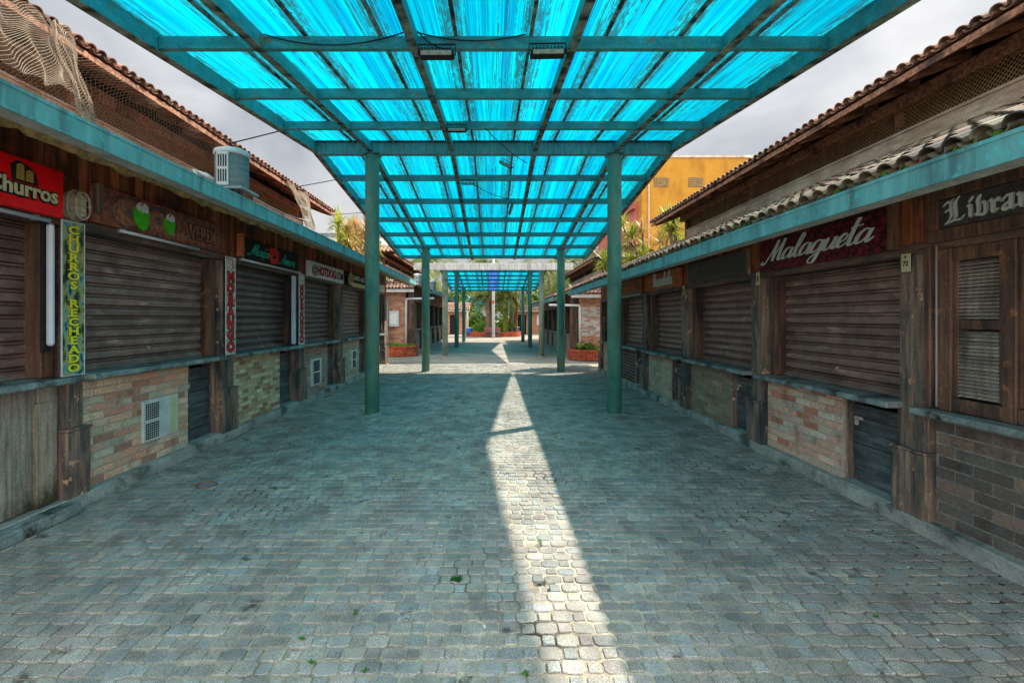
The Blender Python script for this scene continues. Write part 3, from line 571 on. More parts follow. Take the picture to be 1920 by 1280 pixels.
    if hip:
        m = tiles(1, 0, Ze-.02, .42, (s*(S['Xh']+.05) if s > 0 else s*(S['Xh']+3.5)), (s*(S['Xh']+3.5) if s > 0 else s*(S['Xh']+.05)), 3, pal='pink', axis='y', Yc=yh0-.7)
        T.part('hip_roof', m, M['tile'], hr)
    return T, zc_low
def kiosk(s, y0, y1, pal, label, cell=True, door=True, dfrac=.30, wood=False, mortar='mortar', louver=False, box=None, sh=1.0, shc=(1, 1, 1), bl=.235, bh=.064, detail=True, zs=0):
    S = SIDE[s]; Wd = S['W']; T = Thing('market_kiosk', label, 'kiosk', (s*Wd, (y0+y1)/2, 0), 'kiosks along the market rows'); o = lambda v: s*(Wd-v)
    zc, zt = S['zc'], S['zt']-.05
    fn = (lambda u, v, w: (-(Wd)+w, u, v)) if s < 0 else (lambda u, v, w: (Wd-w, u, v))
    dy0, dy1 = ((y1-(y1-y0)*dfrac, y1) if s < 0 else (y0, y0+(y1-y0)*dfrac)) if door else (y1, y1)
    b0, b1 = (y0, dy0) if s < 0 else (dy1 if door else y0, y1)
    # lower wall
    if wood:
        m = MB(); y = y0
        while y < y1-.01:
            w = min(random.uniform(.2, .34), y1-y); k = random.uniform(.75, 1.15); m.bbox(o(-.1), o(.0+random.uniform(0, .01)), y+.003, y+w-.003, .12, zc-.07, .005, (k,)*3); y += w
        m.bbox(o(-.1), o(.035), y1-.22, y1-.06, .12, zc-.2, .008, (1.1, 1.02, .92)); T.part('lower_panel', m, M['greywood'])
        m = MB().bbox(o(-.05), o(.22), y0, y1, 0, .1, .01); T.part('step', m, M['counter'])
    else:
        m = MB().box(o(-.14), o(0), b0, b1, .05, zc-.05); wl = T.part('lower_wall', m, M[mortar])
        m = brickface(MB(), fn, b0, b1, .12, zc-.055, pal, bl, bh); T.part('bricks', m, M['brick'], wl)
    if door:
        m = MB(); n = 6; z = .11; h = (zc-.13-z)/n
        for i in range(n): k = random.uniform(.7, 1.2); m.bbox(o(-.16), o(-.085+random.uniform(-.002, .002)), dy0+.06, dy1-.02, z+.002, z+h-.003, .004, (k, k, k)); z += h
        d = T.part('door', m, M['doorwood'])
        for a, e in ((dy0+.005, dy0+.06), (dy1-.02, dy1-.004)): T.part('door_frame', MB().bbox(o(-.2), o(-.02), a, e, .1, zc-.06, .005), M['post'])
        if detail:
            ym = dy0+.1 if s < 0 else dy1-.1
            m = MB(); m.bbox(o(-.085), o(-.07), ym-.05, ym+.05, zc*.72, zc*.72+.03, .003); m.bbox(o(-.07), o(-.045), ym-.018, ym+.018, zc*.72-.05, zc*.72+.005, .004); T.part('latch', m, M['lampcage'], d)
        m = MB().bbox(o(-.18), o(.06), dy0, dy1, .09, .125, .006); T.part('door_sill', m, M['plinth'])
    # counter
    m = MB(); cz = zc; ymid = y0+(y1-y0)*random.uniform(.45, .62)
    m.bbox(o(-.16), o(.17), y0-.06, ymid-.002, cz-.055, cz, .012); m.bbox(o(-.16), o(.172), ymid+.002, y1+.06, cz-.057, cz-.002, .012); T.part('counter', m, M['counter'])
    if louver: return T
    # roller shutter
    jf = .1; a, e = y0+.01, y1-.01
    ja, jb = (a, e-.12) if s < 0 else (a, e-.12)
    T.part('jamb', MB().bbox(o(-.2), o(-.02), e-.12, e, cz+.002, zt, .006), M['jamb']); T.part('jamb', MB().bbox(o(-.2), o(-.06), a-.004, a+.03, cz+.002, zt, .004), M['jamb'])
    m = MB(); z = cz+.002; pitch = .108; d0 = .15; y2, y3 = a+.03, e-.12
    prof = []
    while z < zt-.001:
        h = min(pitch, zt-z); prof += [(d0-.004, z), (d0+.002, z+h*.05), (d0+.007, z+h*.35), (d0+.002, z+h*.62), (d0-.03, z+h*.63), (d0-.03, z+h*.71), (d0+.004, z+h*.74), (d0+.004, z+h*.84), (d0-.04, z+h*.865), (d0-.04, z+h*.965)]; z += h
    V = []; 
    for dd, zz in prof: V += [(s*(Wd+.30-dd), y2, zz), (s*(Wd+.30-dd), y3, zz)]
    F = [(2*i, 2*i+1, 2*i+3, 2*i+2) for i in range(len(prof)-1)]
    for i, f in enumerate(F):
        pass
    m.add(V, F); m.c = [tuple(k_*(.86+.28*((i//10*7919) % 17)/17)*sh for k_ in shc) for i in range(len(F))]
    sh_ = T.part('roller_shutter', m, M['shutter'])
    m = MB().bbox(o(-.15), o(-.125), y2, y3, cz+.003, cz+.05, .004)
    T.part('bottom_rail', m, M['shutter'], sh_)
    if detail:
        m = MB(); yk = (y2+y3)/2; m.lathe(0, 0, [(.014, 0), (.014, .02), (.008, .024)], 10)
        m.v = [(s*(Wd+.145-.0-p[2]), yk+p[0], cz+.18+p[1]) for p in m.v]; T.part('lock', m, M['lampcage'], sh_)
    return T

LP = [(1.72,1.95),(4.2,4.46),(6.63,7.03),(9.24,9.62),(11.65,12.1),(14.3,14.65),(16.6,17.1)]
RP = [(1.4,1.7),(3.76,4.09),(6.06,6.43),(8.4,8.8),(10.7,11.15),(13.0,13.35),(15.1,15.5)]
hall(-1, 'market_hall', 'long brown timber market building on the left with fishing net over its upper eave', 1.5, 17.1, LP, 1.0, 14.0, 'clay')
hall(1, 'market_hall', 'long timber market building on the right with mossy clay tiles above the teal gutter', 1.3, 15.5, RP, 1.0, 13.4, 'clay')
LK = [dict(pal='warm', wood=True, door=False, sh=.9, shc=(1,.95,1)), dict(pal='warm', dfrac=.29, sh=1.15), dict(pal='yellow', bl=.17, bh=.05, sh=.72, shc=(.85,1,1.1)), dict(pal='dull', sh=.75, shc=(.85,1,1.1)), dict(pal='pale', sh=1.1, shc=(1,1,1.05)), dict(pal='pale', sh=.8)]
LL = ['kiosk with grey vertical plank front under the red churros sign', 'kiosk with salmon brick front and grey ventilation box beside the churros banner',
 'kiosk with yellow and brown brick front under the green script sign', 'kiosk with dull brick front below the white hotdog signboard', 'kiosk with pale brick and small vent behind the left teal column', 'last kiosk at the far corner of the left market building']
for k, kw in enumerate(LK): kiosk(-1, LP[k][1], LP[k+1][0], label=LL[k], **kw)
RK = [dict(pal='dark', door=False, louver=True, mortar='mortardark', bl=.26, bh=.075), dict(pal='salmon', dfrac=.34, sh=1.0, shc=(1.0,.93,.9)), dict(pal='olive', mortar='mortardark', dfrac=.30, sh=1.0, shc=(1.0,.9,.95)), dict(pal='pale', sh=1.0, shc=(1,.92,1)), dict(pal='plum', sh=1.05, bl=.2), dict(pal='warm', sh=.6)]
RL = ['kiosk with louvred wooden window and dark brick front under the blackletter sign', 'kiosk with salmon brick front and plank door under the pale script sign',
 'kiosk with olive brown brick front under the blank looking dark carved sign', 'kiosk with pale greenish brick front under the small orange wood sign', 'kiosk with plum brick and white joints behind the right teal column', 'last kiosk at the far corner of the right market building']
for k, kw in enumerate(RK): kiosk(1, RP[k][1], RP[k+1][0], label=RL[k], **kw)
# second pair of halls
LP2 = [(22.9,23.3),(25.4,25.8),(27.9,28.3),(30.4,30.8),(32.9,33.3),(35.4,35.8)]
RP2 = [(20.5,20.9),(22.9,23.3),(25.3,25.7),(27.7,28.1),(30.1,30.5),(32.5,32.9)]
hall(-1, 'market_hall', 'second market building on the left beyond the passage with air conditioners on it', 22.9, 35.8, LP2, 22.3, 34, 'clay', hip=True, tilepal='pink')
hall(1, 'market_hall', 'second market building on the right beyond the passage with whitewashed brick end', 20.5, 32.9, RP2, 21.4, 32, 'clay', hip=True, tilepal='pink')
for k in range(5):
    od = ['nearest', 'second', 'third', 'fourth', 'farthest'][k]
    kiosk(-1, LP2[k][1], LP2[k+1][0], 'dull', f'dark shuttered kiosk, {od} along the second left market building', sh=.55, shc=(.9,1,1.05), detail=False)
    kiosk(1, RP2[k][1], RP2[k+1][0], 'dull', f'dark shuttered kiosk, {od} along the second right market building', sh=.55, shc=(.9,1,1.05), detail=False)

# end walls, pipes, planters of the second halls
def endwall(s, x0, x1, y, z1, pal, label, lime=None):
    T = Thing('brick_wall', label, 'wall', (s*(x0+x1)/2, y, 0)); m = MB().box(s*x0, s*x1, y+.002, y+.2, 0, z1); w = T.part('wall', m, M['mortar'])
    fn = lambda u, v, ww: (u, y-ww, v); a, e = sorted((s*x0, s*x1)); mb = MB()
    if lime: brickface(mb, fn, a, e, .05, lime[0], pal); brickface(mb, fn, a, e, lime[0], lime[1], 'lime'); brickface(mb, fn, a, e, lime[1], z1, pal)
    else: brickface(mb, fn, a, e, .05, z1, pal)
    T.part('bricks', mb, M['brick'], w); return T
endwall(-1, 4.1, 6.2, 22.5, 3.0, 'red', 'orange brick end wall with pale meter box beyond the left column')
endwall(1, 3.62, 5.2, 20.3, 2.7, 'red', 'brick end wall with peeling whitewash beyond the right market building', (.95, 2.2))
for s, y, x in ((-1, 22.5, 3.85), (1, 20.3, 3.42)):
    solo('corner_post', MB().bbox(s*x-.14, s*x+.14, y-.02, y+.3, 0, 2.9, .01), M['jamb'], (s*x, y+.1, 0), 'reddish timber corner post of the second '+('left' if s < 0 else 'right')+' market building', 'post')
    xp = x+.22; z = 2.62 if s < 0 else 2.25
    P = [(s*xp, y-.06, .05), (s*xp, y-.06, z-.06), (s*(xp-.02), y-.06, z-.01), (s*(xp-.08), y-.06, z), (s*(xp-1.3), y-.06, z+.02)]
    solo('drain_pipe', MB().tube(P, .05, 10), M['white'], (s*xp, y-.06, 0), 'white drainpipe with elbow on the '+('left' if s < 0 else 'right')+' brick end wall', 'pipe', smooth=True)
    ze = 3.05 if s < 0 else 2.7
    T = Thing('tiled_canopy', 'short clay tiled lean-to roof over the '+('left' if s < 0 else 'right')+' brick end wall', 'roof', (s*(x+1.4), y, 0))
    lo, hi = sorted((s*(x-.2), s*(x+2.6))); T.part('tiles', tiles(1, 0, ze, .4, lo, hi, 3, pal='pink', axis='y', Yc=y-.5), M['tile'])
    T.part('fascia_board', MB().box(lo, hi, y-.48, y-.45, ze-.14, ze), M['whitebeam'])
T = Thing('meter_box', 'pale grey meter box hung on the orange brick end wall', 'box', (-4.65, 22.4, 1.3)); T.part('body', MB().bbox(-4.88, -4.4, 22.36, 22.49, 1.32, 2.05, .01), M['offwhite']); T.part('door', MB().bbox(-4.82, -4.46, 22.34, 22.358, 1.42, 1.95, .008), M['white'])
T = Thing('tall_cabinet', 'tall narrow pale cabinet against the orange brick end wall', 'cabinet', (-5.0, 22.35, 0)); T.part('body', MB().bbox(-5.1, -4.92, 22.2, 22.48, .55, 2.6, .01), M['offwhite']); T.part('base', MB().bbox(-5.09, -4.93, 22.22, 22.47, 0, .548, .01), M['plinth'])
def planter(cx, cy, r, h, label, a0=0, a1=360, rise=5):
    T = Thing('brick_planter', label, 'planter', (cx, cy, 0)); m = MB(); n = int(2*math.pi*r*(a1-a0)/360/.24); rows = int(h/.075)
    for k in range(rows):
        for q in range(n):
            t0 = R(a0+(a1-a0)*(q+.03+(k % 2)*.5)/n); t1 = R(a0+(a1-a0)*(q+.95+(k % 2)*.5)/n); z0, z1 = k*h/rows+.003, (k+1)*h/rows-.004; ro, ri = r+random.uniform(-.006, .006)+(.02 if k == rows-1 else 0), r-.14; f = random.uniform(.8, 1.15)
            V = [(cx+rr*math.cos(t), cy+rr*math.sin(t), z) for z in (z0, z1) for rr, t in ((ro, t0), (ro, t1), (ri, t1), (ri, t0))]
            m.add(V, [(0,3,2,1),(4,5,6,7),(0,1,5,4),(1,2,6,5),(2,3,7,6),(3,0,4,7)], (f, f, f))
    T.part('brick_ring', m, M['redbrick']); m = MB().lathe(cx, cy, [(r-.12, 0), (r-.12, h*.8), (r*.5, h*.86), (.05, h*.88)], 24); T.part('soil', m, M['soil'], smooth=True); return T
planter(-4.35, 22.3, .85, .45, 'curved red brick planter at the foot of the orange brick end wall')
planter(3.95, 20.15, .82, .42, 'curved red brick planter at the foot of the whitewashed end wall')
planter(0.0, 47.2, 2.7, .42, 'round red brick planter in the middle of the plaza with palms')

# ------------------------------------------------------------------ canopies
def canopy(yr, label, grp, front_white=False, simple=False, near=6):
    T = Thing('translucent_canopy', label, 'canopy', (0, yr, 0), grp); hw = 3.19; SL = .114; N6 = 6; st = 1.35
    zb = lambda y: 4.70-SL*abs(y-yr)                               # underside of the beams
    for k in range(-near, N6+1):
        y = yr+k*st; 
        if simple and k % 2: continue
        m = MB(); z = zb(y)
        if k == 0: m.bbox(-hw+.035, hw-.035, y-.05, y+.05, z-.08, z+.135, .006)
        else: m.bbox(-hw+.036, hw-.036, y-.03, y+.03, z+.001, z+.122, .005)
        T.part('crossbeam', m, M['steelgrey' if k in (0,) else 'steel'] if not (front_white and k == -6) else M['whitebeam'])
        if front_white and k == -6: T.part('front_beam', MB().bbox(-3.34, 3.34, y-.22, y-.08, z-.05, z+.24, .01), M['whitebeam'])
    def slope_beam(x0, x1, d0, d1, mt, name):
        m = MB(); pts = [yr-near*st-.06, yr, yr+N6*st+.06]
        V = []
        for y in pts: V += [(x0, y, zb(y)+d0), (x1, y, zb(y)+d0), (x1, y, zb(y)+d1), (x0, y, zb(y)+d1)]
        m.add(V, [(3,2,1,0),(8,9,10,11)]+[(i*4+a, i*4+(a+1) % 4, i*4+4+(a+1) % 4, i*4+4+a) for i in (0, 1) for a in range(4)]); return T.part(name, m, mt)
    slope_beam(-hw-.035, -hw+.035, -.02, .17, M['steel'], 'edge_beam'); slope_beam(hw-.035, hw+.035, -.02, .17, M['steel'], 'edge_beam')
    for s in (-1, 1):
        slope_beam(s*hw-.05, s*hw+.05, -.028, -.0205, M['rib'], 'edge_flange')
        slope_beam(s*2.19-.04, s*2.19+.04, -.015, .124, M['steel'], 'main_beam'); slope_beam(s*.74-.035, s*.74+.035, -.012, .123, M['steel'], 'main_beam')
        slope_beam(s*2.19-.045, s*2.19+.045, -.021, -.0155, M['rib'], 'beam_flange'); slope_beam(s*.74-.04, s*.74+.04, -.018, -.0125, M['rib'], 'beam_flange')
    J = [-3.19]+[(-.355+.71*k) for k in range(-3, 5)]+[3.19]
    J = sorted(J)
    for x in J[1:-1]: slope_beam(x-.017, x+.017, .125, .15, M['rib'], 'panel_joint')
    for a, e in zip(J[:-1], J[1:]):
        for sg in (-1, 1):
            y0, y1 = (yr-near*st-.15, yr-.004) if sg < 0 else (yr+.004, yr+N6*st+.15); zz = lambda y: zb(y)+.156+random.uniform(-.0, .0)
            m = MB(); V = [(a+.004, y0, zz(y0)), (e-.004, y0, zz(y0)), (e-.004, y1, zz(y1)), (a+.004, y1, zz(y1))]
            m.add(V, [(0,1,2,3)]); bl_ = front_white and abs(a+e) < .01 and sg > 0; T.part('roof_panel', m, M['polyblue' if bl_ else 'poly'], label='deeper blue roof panel' if bl_ else None)
    m = MB(); slope = None
    T.part('ridge_flashing', MB().bbox(-hw, hw, yr-.12, yr+.12, 4.862, 4.87, .003), M['steel'])
    for cy in ((yr-(6.8 if front_white else 7.15), yr, yr+6.8) if near == 6 else (yr, yr+6.8)):
        for s in (-1, 1):
            top = zb(cy)-.016-(0.065 if cy == yr else 0)
            m = MB().lathe(s*2.17, cy, [(.125, 0), (.125, top-.02), (.125, top)], 28); cc = T.part('column', m, M['palecol'] if front_white and cy < yr else M['column'], smooth=True)
            cc.data.polygons.foreach_set('use_smooth', [len(p.vertices) == 4 for p in cc.data.polygons])
            m = MB().bbox(s*2.17-.15, s*2.17+.15, cy-.15, cy+.15, top+.0005, top+.0125, .003); T.part('cap_plate', m, M['steel'], cc)
            if not simple: T.part('mortar_collar', MB().lathe(s*2.17, cy, [(.165, -.02), (.155, .004), (.127, .016), (.1255, .016)], 20), M['plinth'], cc)
    return T
canopy(8.6, 'nearest blue translucent canopy on teal steel columns overhead', 'walkway canopies', near=6)
canopy(28.4, 'second blue canopy beyond the passage with a white front beam', 'walkway canopies', front_white=True)
canopy(68, 'small distant blue canopy seen past the plaza palms', 'walkway canopies', simple=True)

# ------------------------------------------------------------------ signs on the left
def board(T, s, X, y0, y1, z0, z1, mt, d=.03, name='board', b=.006): return T.part(name, MB().bbox(s*X, s*(X+d), y0, y1, z0, z1, b), mt)
T = Thing('shop_sign', 'bright red Churros sign with cream lettering above the grey plank kiosk', 'sign', (-3.66, 3.2, 2.55))
board(T, -1, 3.66, 2.5, 4.09, 2.55, 2.945, M['redsign'], .06)
fn = wallmap(-1, 3.66, 3.735, 2.657)
bk = MB(); text_mb('Churros', .168, fn, bk, off=.10, ext=.006, w0=.001, rot=0); 
bk.prism([(-.09,.10),(-.10,.22),(-.05,.26),(.04,.24),(.10,.20),(.12,.10)], .001, .0067, fn); T.part('lettering_outline', bk, M['letterblack'])
T.part('lettering', text_mb('Churros', .168, fn, off=.022, ext=.006, w0=.009), M['lettercream'])
m = MB()
for u, h in ((-.03, .10), (.045, .07)):
    for k in range(3): m.prism([(u+k*.02-.03, .115), (u+k*.02-.012, .115), (u+k*.02-.014, .115+h), (u+k*.02-.028, .115+h)], .008, .013+k*.0005, fn)
    m.prism([(u-.03, .118+h), (u+.03, .118+h), (u+.02, .132+h), (u+.0, .138+h), (u-.02, .132+h)], .008, .0135, fn)
T.part('churro_emblem', m, M['lettergold'])
def tubelight(label, y0, y1, z, X=3.72):
    T = Thing('fluorescent_light', label, 'light', (-X, y0, z), 'fluorescent tube lights on the left row'); T.part('tube', MB().tube([(-X, y0, z), (-X, y1, z)], .017, 10), M['tube'], smooth=True)
    for y in (y0+.08, y1-.08): T.part('bracket', MB().bbox(-X-.08, -X-.012, y-.012, y+.012, z-.012, z+.03, .003), M['lampcage'])
tubelight('white fluorescent tube under the red churros sign', 2.7, 3.98, 2.51, 3.68)
tubelight('white fluorescent tube under the coconut sign', 4.78, 6.06, 2.575, 3.72)
tubelight('long pale fluorescent tube under the green script sign', 7.1, 9.28, 2.575, 3.72)
def vertical_tube(y, w, z0, z1, label):
    T = Thing('fluorescent_light', label, 'light', (-3.76, y, z0)); T.part('back_plate', MB().bbox(-3.79, -3.765, y-w*.8, y+w*.8, z0-.05, z1+.02, .004), M['blackpaint']); T.part('diffuser', MB().bbox(-3.764, -3.71, y-w/2, y+w/2, z0, z1, .016), M['tube'])
vertical_tube(4.05, .05, 1.47, 2.50, 'upright white tube light on the post left of the churros banner')
vertical_tube(8.98, .12, 1.22, 2.5, 'upright grey lamp panel beside the farther strawberry banner')
# coconut sign
T = Thing('shop_sign', 'carved brown coconut water sign with two green coconuts', 'sign', (-3.76, 5.6, 2.6))
board(T, -1, 3.76, 4.5, 6.66, 2.61, 2.975, M['carve'], .04); T.part('end_block', MB().bbox(-3.755, -3.70, 4.5, 4.56, 2.70, 2.975, .006), M['post'])
fn = wallmap(-1, 3.76, 4.5, 2.6)
m = MB()
def ring(mb, fn, cx, cy, rx, ry, w, d, n=22, a0=0, a1=360):
    P = [(cx+rx*math.cos(R(a0+(a1-a0)*k/n)), cy+ry*math.sin(R(a0+(a1-a0)*k/n))) for k in range(n+1)]; mb.tube([fn(u, v, d) for u, v in P], w, 6)
ring(m, fn, .42, .18, .22, .155, .010, .006, a0=40, a1=320); ring(m, fn, .85, .17, .2, .15, .010, .006); 
m.tube([fn(u, v, .006) for u, v in spline([(.5,.33),(.75,.31),(.95,.335),(1.1,.3),(1.18,.2),(1.15,.1)])], .012, 6)
m.tube([fn(u, v, .006) for u, v in spline([(1.38,.03),(1.34,.3),(1.5,.33),(1.9,.29),(2.08,.22),(2.1,.08),(1.95,.02),(1.5,.03)])], .012, 6)
T.part('carved_outline', m, M['carveedge'], smooth=True)
m = MB(); 
for cx, r_ in ((.4, .16), (.86, .14)): m.prism([(cx+r_*math.cos(a)*1.1, .18+r_*.8*math.sin(a)) for a in np.linspace(0, 2*math.pi, 20)[:-1]], .001, .012, fn)
T.part('carved_letter', m, M['rafter']); m = MB()
for cx in (.44, .88): m.prism([(cx+.05*math.cos(a), .185+.045*math.sin(a)) for a in np.linspace(0, 2*math.pi, 14)[:-1]], .012, .016, fn)
T.part('letter_hollow', m, M['carveedge'])
for cx, k in ((.60, 1.0), (1.04, .82)):
    m = MB().prism([(cx+k*u, .185+k*v) for u, v in [(-.10,.05),(-.105,0),(-.085,-.07),(-.04,-.13),(.02,-.155),(.07,-.12),(.10,-.04),(.105,.04),(.08,.09),(0,.1),(-.07,.09)]], .014, .034, fn); cn = T.part('coconut', m, M['green'])
    m = MB().prism([(cx+k*u, .185+k*v) for u, v in [(-.085,.06),(-.06,.045),(-.03,.055),(0,.035),(.03,.05),(.06,.04),(.085,.06),(.075,.115),(.03,.14),(-.04,.14),(-.08,.11)]], .03, .04, fn); T.part('foam_top', m, M['white'], cn)
    m = MB().tube([fn(cx-.03*k, .185+.10*k, .045), fn(cx-.0, .185+.15*k, .045), fn(cx-.05*k, .185+.19*k, .045)], .007, 6); T.part('straw', m, M['carve'], cn)
T.part('lettering_outline', text_mb('VERDE', .24, wallmap(-1, 3.76, 4.5+1.72, 2.6+.10), off=.06, ext=.008, sx=.86), M['letterblack']); T.part('lettering', text_mb('VERDE', .24, wallmap(-1, 3.76, 4.5+1.72, 2.6+.10), off=.015, ext=.016, sx=.86), M['rafter'])
m = text_mb('GELADO', .115, wallmap(-1, 3.76, 4.5+1.2, 2.6+.035), off=.04, ext=.02, sx=1.0); T.part('small_lettering', m, M['rafter'])
# apple sign
T = Thing('shop_sign', 'black sign with teal script and a red apple over the yellow brick kiosk', 'sign', (-3.76, 8.2, 2.6))
board(T, -1, 3.76, 7.2, 9.28, 2.61, 2.93, M['blackpaint'], .03); T.part('end_block', MB().bbox(-3.8, -3.72, 7.1, 7.18, 2.62, 2.96, .005), M['orangewood'])
fn = wallmap(-1, 3.76, 7.44, 2.70); mb = script('Maca', fn, .175, sx=1.4, thick=.16, thin=.07)
mb.tube([fn(.38, -.01, .004), fn(.40, -.03, .004), fn(.36, -.045, .004)], .006, 5); mb.tube([fn(.47, .13, .004), fn(.50, .145, .004), fn(.53, .13, .004), fn(.57, .145, .004)], .007, 5)
fn2 = wallmap(-1, 3.76, 8.46, 2.67); script('Amor', fn2, .175, sx=1.5, thick=.16, thin=.07, mb=mb); T.part('lettering', mb, M['letterteal'])
fa = wallmap(-1, 3.76, 8.2, 2.77); m = MB().prism([(u*1.15, v) for u, v in [(-.12,.02),(-.15,.08),(-.11,.12),(-.05,.125),(0,.105),(.06,.13),(.13,.1),(.15,.03),(.13,-.07),(.08,-.14),(0,-.13),(-.08,-.15),(-.13,-.09),(-.145,-.03)]], .01, .022, fa); ap = T.part('apple', m, M['letterred'])
m = MB().prism([(-.02,.12),(.03,.15),(.06,.145),(.02,.11)], .02, .026, fa); T.part('apple_leaf', m, M['green'], ap)
T.part('small_lettering', script('do', wallmap(-1, 3.76, 8.14, 2.72), .08, sx=1.3, thick=.2, thin=.09, w0=.0225, ext=.003), M['letterblack'], ap)
# hotdog sign
T = Thing('shop_sign', 'white box sign reading @HOTDOG.COM in red and black', 'sign', (-3.72, 10.8, 2.55)); board(T, -1, 3.7, 9.72, 11.86, 2.56, 2.88, M['white'], .1)
fn = wallmap(-1, 3.7, 9.78, 2.635); T.part('symbol', text_mb('@', .25, fn, off=.01, center=False, sx=1.15), M['letterblack'])
fn = wallmap(-1, 3.7, 10.08, 2.63); T.part('lettering', text_mb('HOTDOG', .25, fn, off=.045, center=False, sx=1.06), M['darkredletter'])
fn = wallmap(-1, 3.7, 11.27, 2.63); T.part('suffix_lettering', text_mb('.COM', .25, fn, off=.012, center=False, sx=.86), M['letterblack'])
# santo sign
T = Thing('shop_sign', 'dark sign with pale round emblem and white lettering behind the left column', 'sign', (-3.74, 13.2, 2.55)); board(T, -1, 3.74, 12.3, 14.3, 2.54, 2.90, M['blackpaint'], .03)
T.part('lower_strip', MB().bbox(-3.735, -3.732, 12.7, 14.3, 2.55, 2.66, .001), M['lettercream'])
fn = wallmap(-1, 3.73, 12.55, 2.73); m = MB().prism([(.2*math.cos(a), .16*math.sin(a)) for a in np.linspace(0, 2*math.pi, 24)[:-1]], 0, .02, fn); em = T.part('emblem', m, M['lettercream'])
m = MB(); ring(m, fn, 0, 0, .13, .1, .012, .022)
for a in range(6): m.tube([fn(0, 0, .022), fn(.12*math.cos(a*1.047), .09*math.sin(a*1.047), .022)], .008, 5)
T.part('emblem_spokes', m, M['lettergold'], em)
T.part('lettering', text_mb('SANTO AÇAÍ', .16, wallmap(-1, 3.735, 12.85, 2.74), off=.03, center=False, sx=1.1), M['white'])
T = Thing('shop_sign', 'carved pale letters on dark board of the far left kiosk', 'sign', (-3.74, 16, 2.5)); board(T, -1, 3.76, 14.8, 16.6, 2.54, 2.88, M['carve'], .03)
T.part('lettering', text_mb('DOG', .3, wallmap(-1, 3.755, 15.9, 2.6), off=.05, ext=.03, sx=1.6), M['letterpale'])
# banners
def banner(y0, y1, z0, z1, mt, txt, lm, label, size, ol, X=3.72, serif=False):
    T = Thing('banner', label, 'banner', (-X, y0, z0)); T.part('panel', MB().box(-X-.006, -X, y0, y1, z0, z1), mt); e = .006
    m = MB(); 
    for a in ((y0-e, y0, z0-e, z1+e), (y1, y1+e, z0-e, z1+e), (y0, y1, z0-e, z0), (y0, y1, z1, z1+e)): m.box(-X-.008, -X+.003, *a)
    T.part('border', m, M['white']); n = len(txt); h = (z1-z0-.05)/n; a = MB(); b = MB()
    for i, ch in enumerate(txt):
        if ch == ' ': continue
        f = wallmap(-1, X, (y0+y1)/2, z1-.03-(i+.88)*h)
        text_mb(ch, size, f, a, off=.10 if not serif else .06, ext=.001, w0=.0012, sx=1.6 if serif else 1.15); text_mb(ch, size, f, b, off=.035, ext=.001, w0=.003, sx=1.6 if serif else 1.15)
        if serif and ch in 'HRUEAD':
            for uu in ((-.3, .3) if ch in 'HAU' else (-.3,)):
                for vv in (0, .66):
                    if (ch == 'U' and vv == 0) or (ch == 'A' and vv > 0): continue
                    u_ = uu*size*1.5; b.prism([(u_-.02, vv*size), (u_+.02, vv*size), (u_+.02, vv*size+.007), (u_-.02, vv*size+.007)], .0042, .0046, f)
    T.part('lettering_outline', a, M['letterblack']); T.part('lettering', b, lm)
banner(4.12, 4.34, 1.205, 2.545, M['bannerA'], 'CHURROS RECHEADO', M['letteryellow'], 'vertical banner reading CHURROS RECHEADO in yellow', .095, None, X=3.70, serif=True)
banner(6.68, 6.92, 1.2, 2.56, M['bannerB'], ' MORANGO', M['letterred'], 'nearer vertical strawberry banner reading MORANGO in red', .19, None)
banner(9.2, 9.44, 1.2, 2.55, M['bannerB'], ' MORANGO', M['letterred'], 'farther vertical strawberry banner reading MORANGO in red', .19, None)
# caged bulkhead lamp
T = Thing('bulkhead_lamp', 'oval caged bulkhead lamp between the red sign and the coconut sign', 'lamp', (-3.8, 4.3, 2.7))
fn = wallmap(-1, 3.8, 4.31, 2.71); m = MB(); 
def oval(rx, ry, n=20, cx=0): return [(cx+(max(0, 0)+rx)*math.cos(a), (ry*math.sin(a)+(.03 if math.sin(a) > 0 else -.03))) for a in np.linspace(0, 2*math.pi, n)[:-1]]
T.part('base', MB().prism(oval(.085, .10), .0, .035, fn), M['lampcage']); T.part('glass', MB().prism(oval(.05, .07), .036, .10, fn), M['lettercream'])
m = MB()
for d, k in ((.05, 1), (.115, .85)): P = oval(.088*k, .105*k); m.tube([fn(u, v, d) for u, v in P+[P[0]]], .010, 6)
for v in (-.06, 0, .06): m.tube([fn(-.085, v, .05), fn(-.075, v, .115), fn(.075, v, .115), fn(.085, v, .05)], .005, 5)
for u in (-.03, .03): m.tube([fn(u, -.13, .05), fn(u, -.115, .115), fn(u, .115, .115), fn(u, .13, .05)], .004, 5)
m.tube([fn(-.08, -.02, .03), fn(-.14, -.02, .03)], .014, 6); T.part('cage', m, M['lampcage'], smooth=True)
# ventilation boxes
def vent(y0, y1, z0, z1, label, strip=True, n=7):
    T = Thing('ventilation_box', label, 'vent box', (-3.82, (y0+y1)/2, z0)); w = y1-y0; T.part('body', MB().bbox(-3.83, -3.79, y0, y1, z0, z1, .008), M['offwhite'])
    g0, g1 = (y0+.03, y0+w*.42) if strip else (y0+w*.2, y0+w*.8)
    for blk in (0, 1):
        m = MB()
        zz0 = z0+.03+blk*(z1-z0-.03)/2; zz1 = zz0+(z1-z0)/2-.05
        for i in range(n):
            for k in range(n):
                a = g0+(g1-g0)*i/n; b = zz0+(zz1-zz0)*k/n; m.box(-3.7895, -3.7885, a+.004, a+(g1-g0)/n-.004, b+.003, b+(zz1-zz0)/n-.003)
        T.part('grille', m, M['black'])
    if strip: T.part('cream_strip', MB().box(-3.7895, -3.7875, y1-w*.26, y1-.02, z0+.02, z1-.02), M['lettercream'])
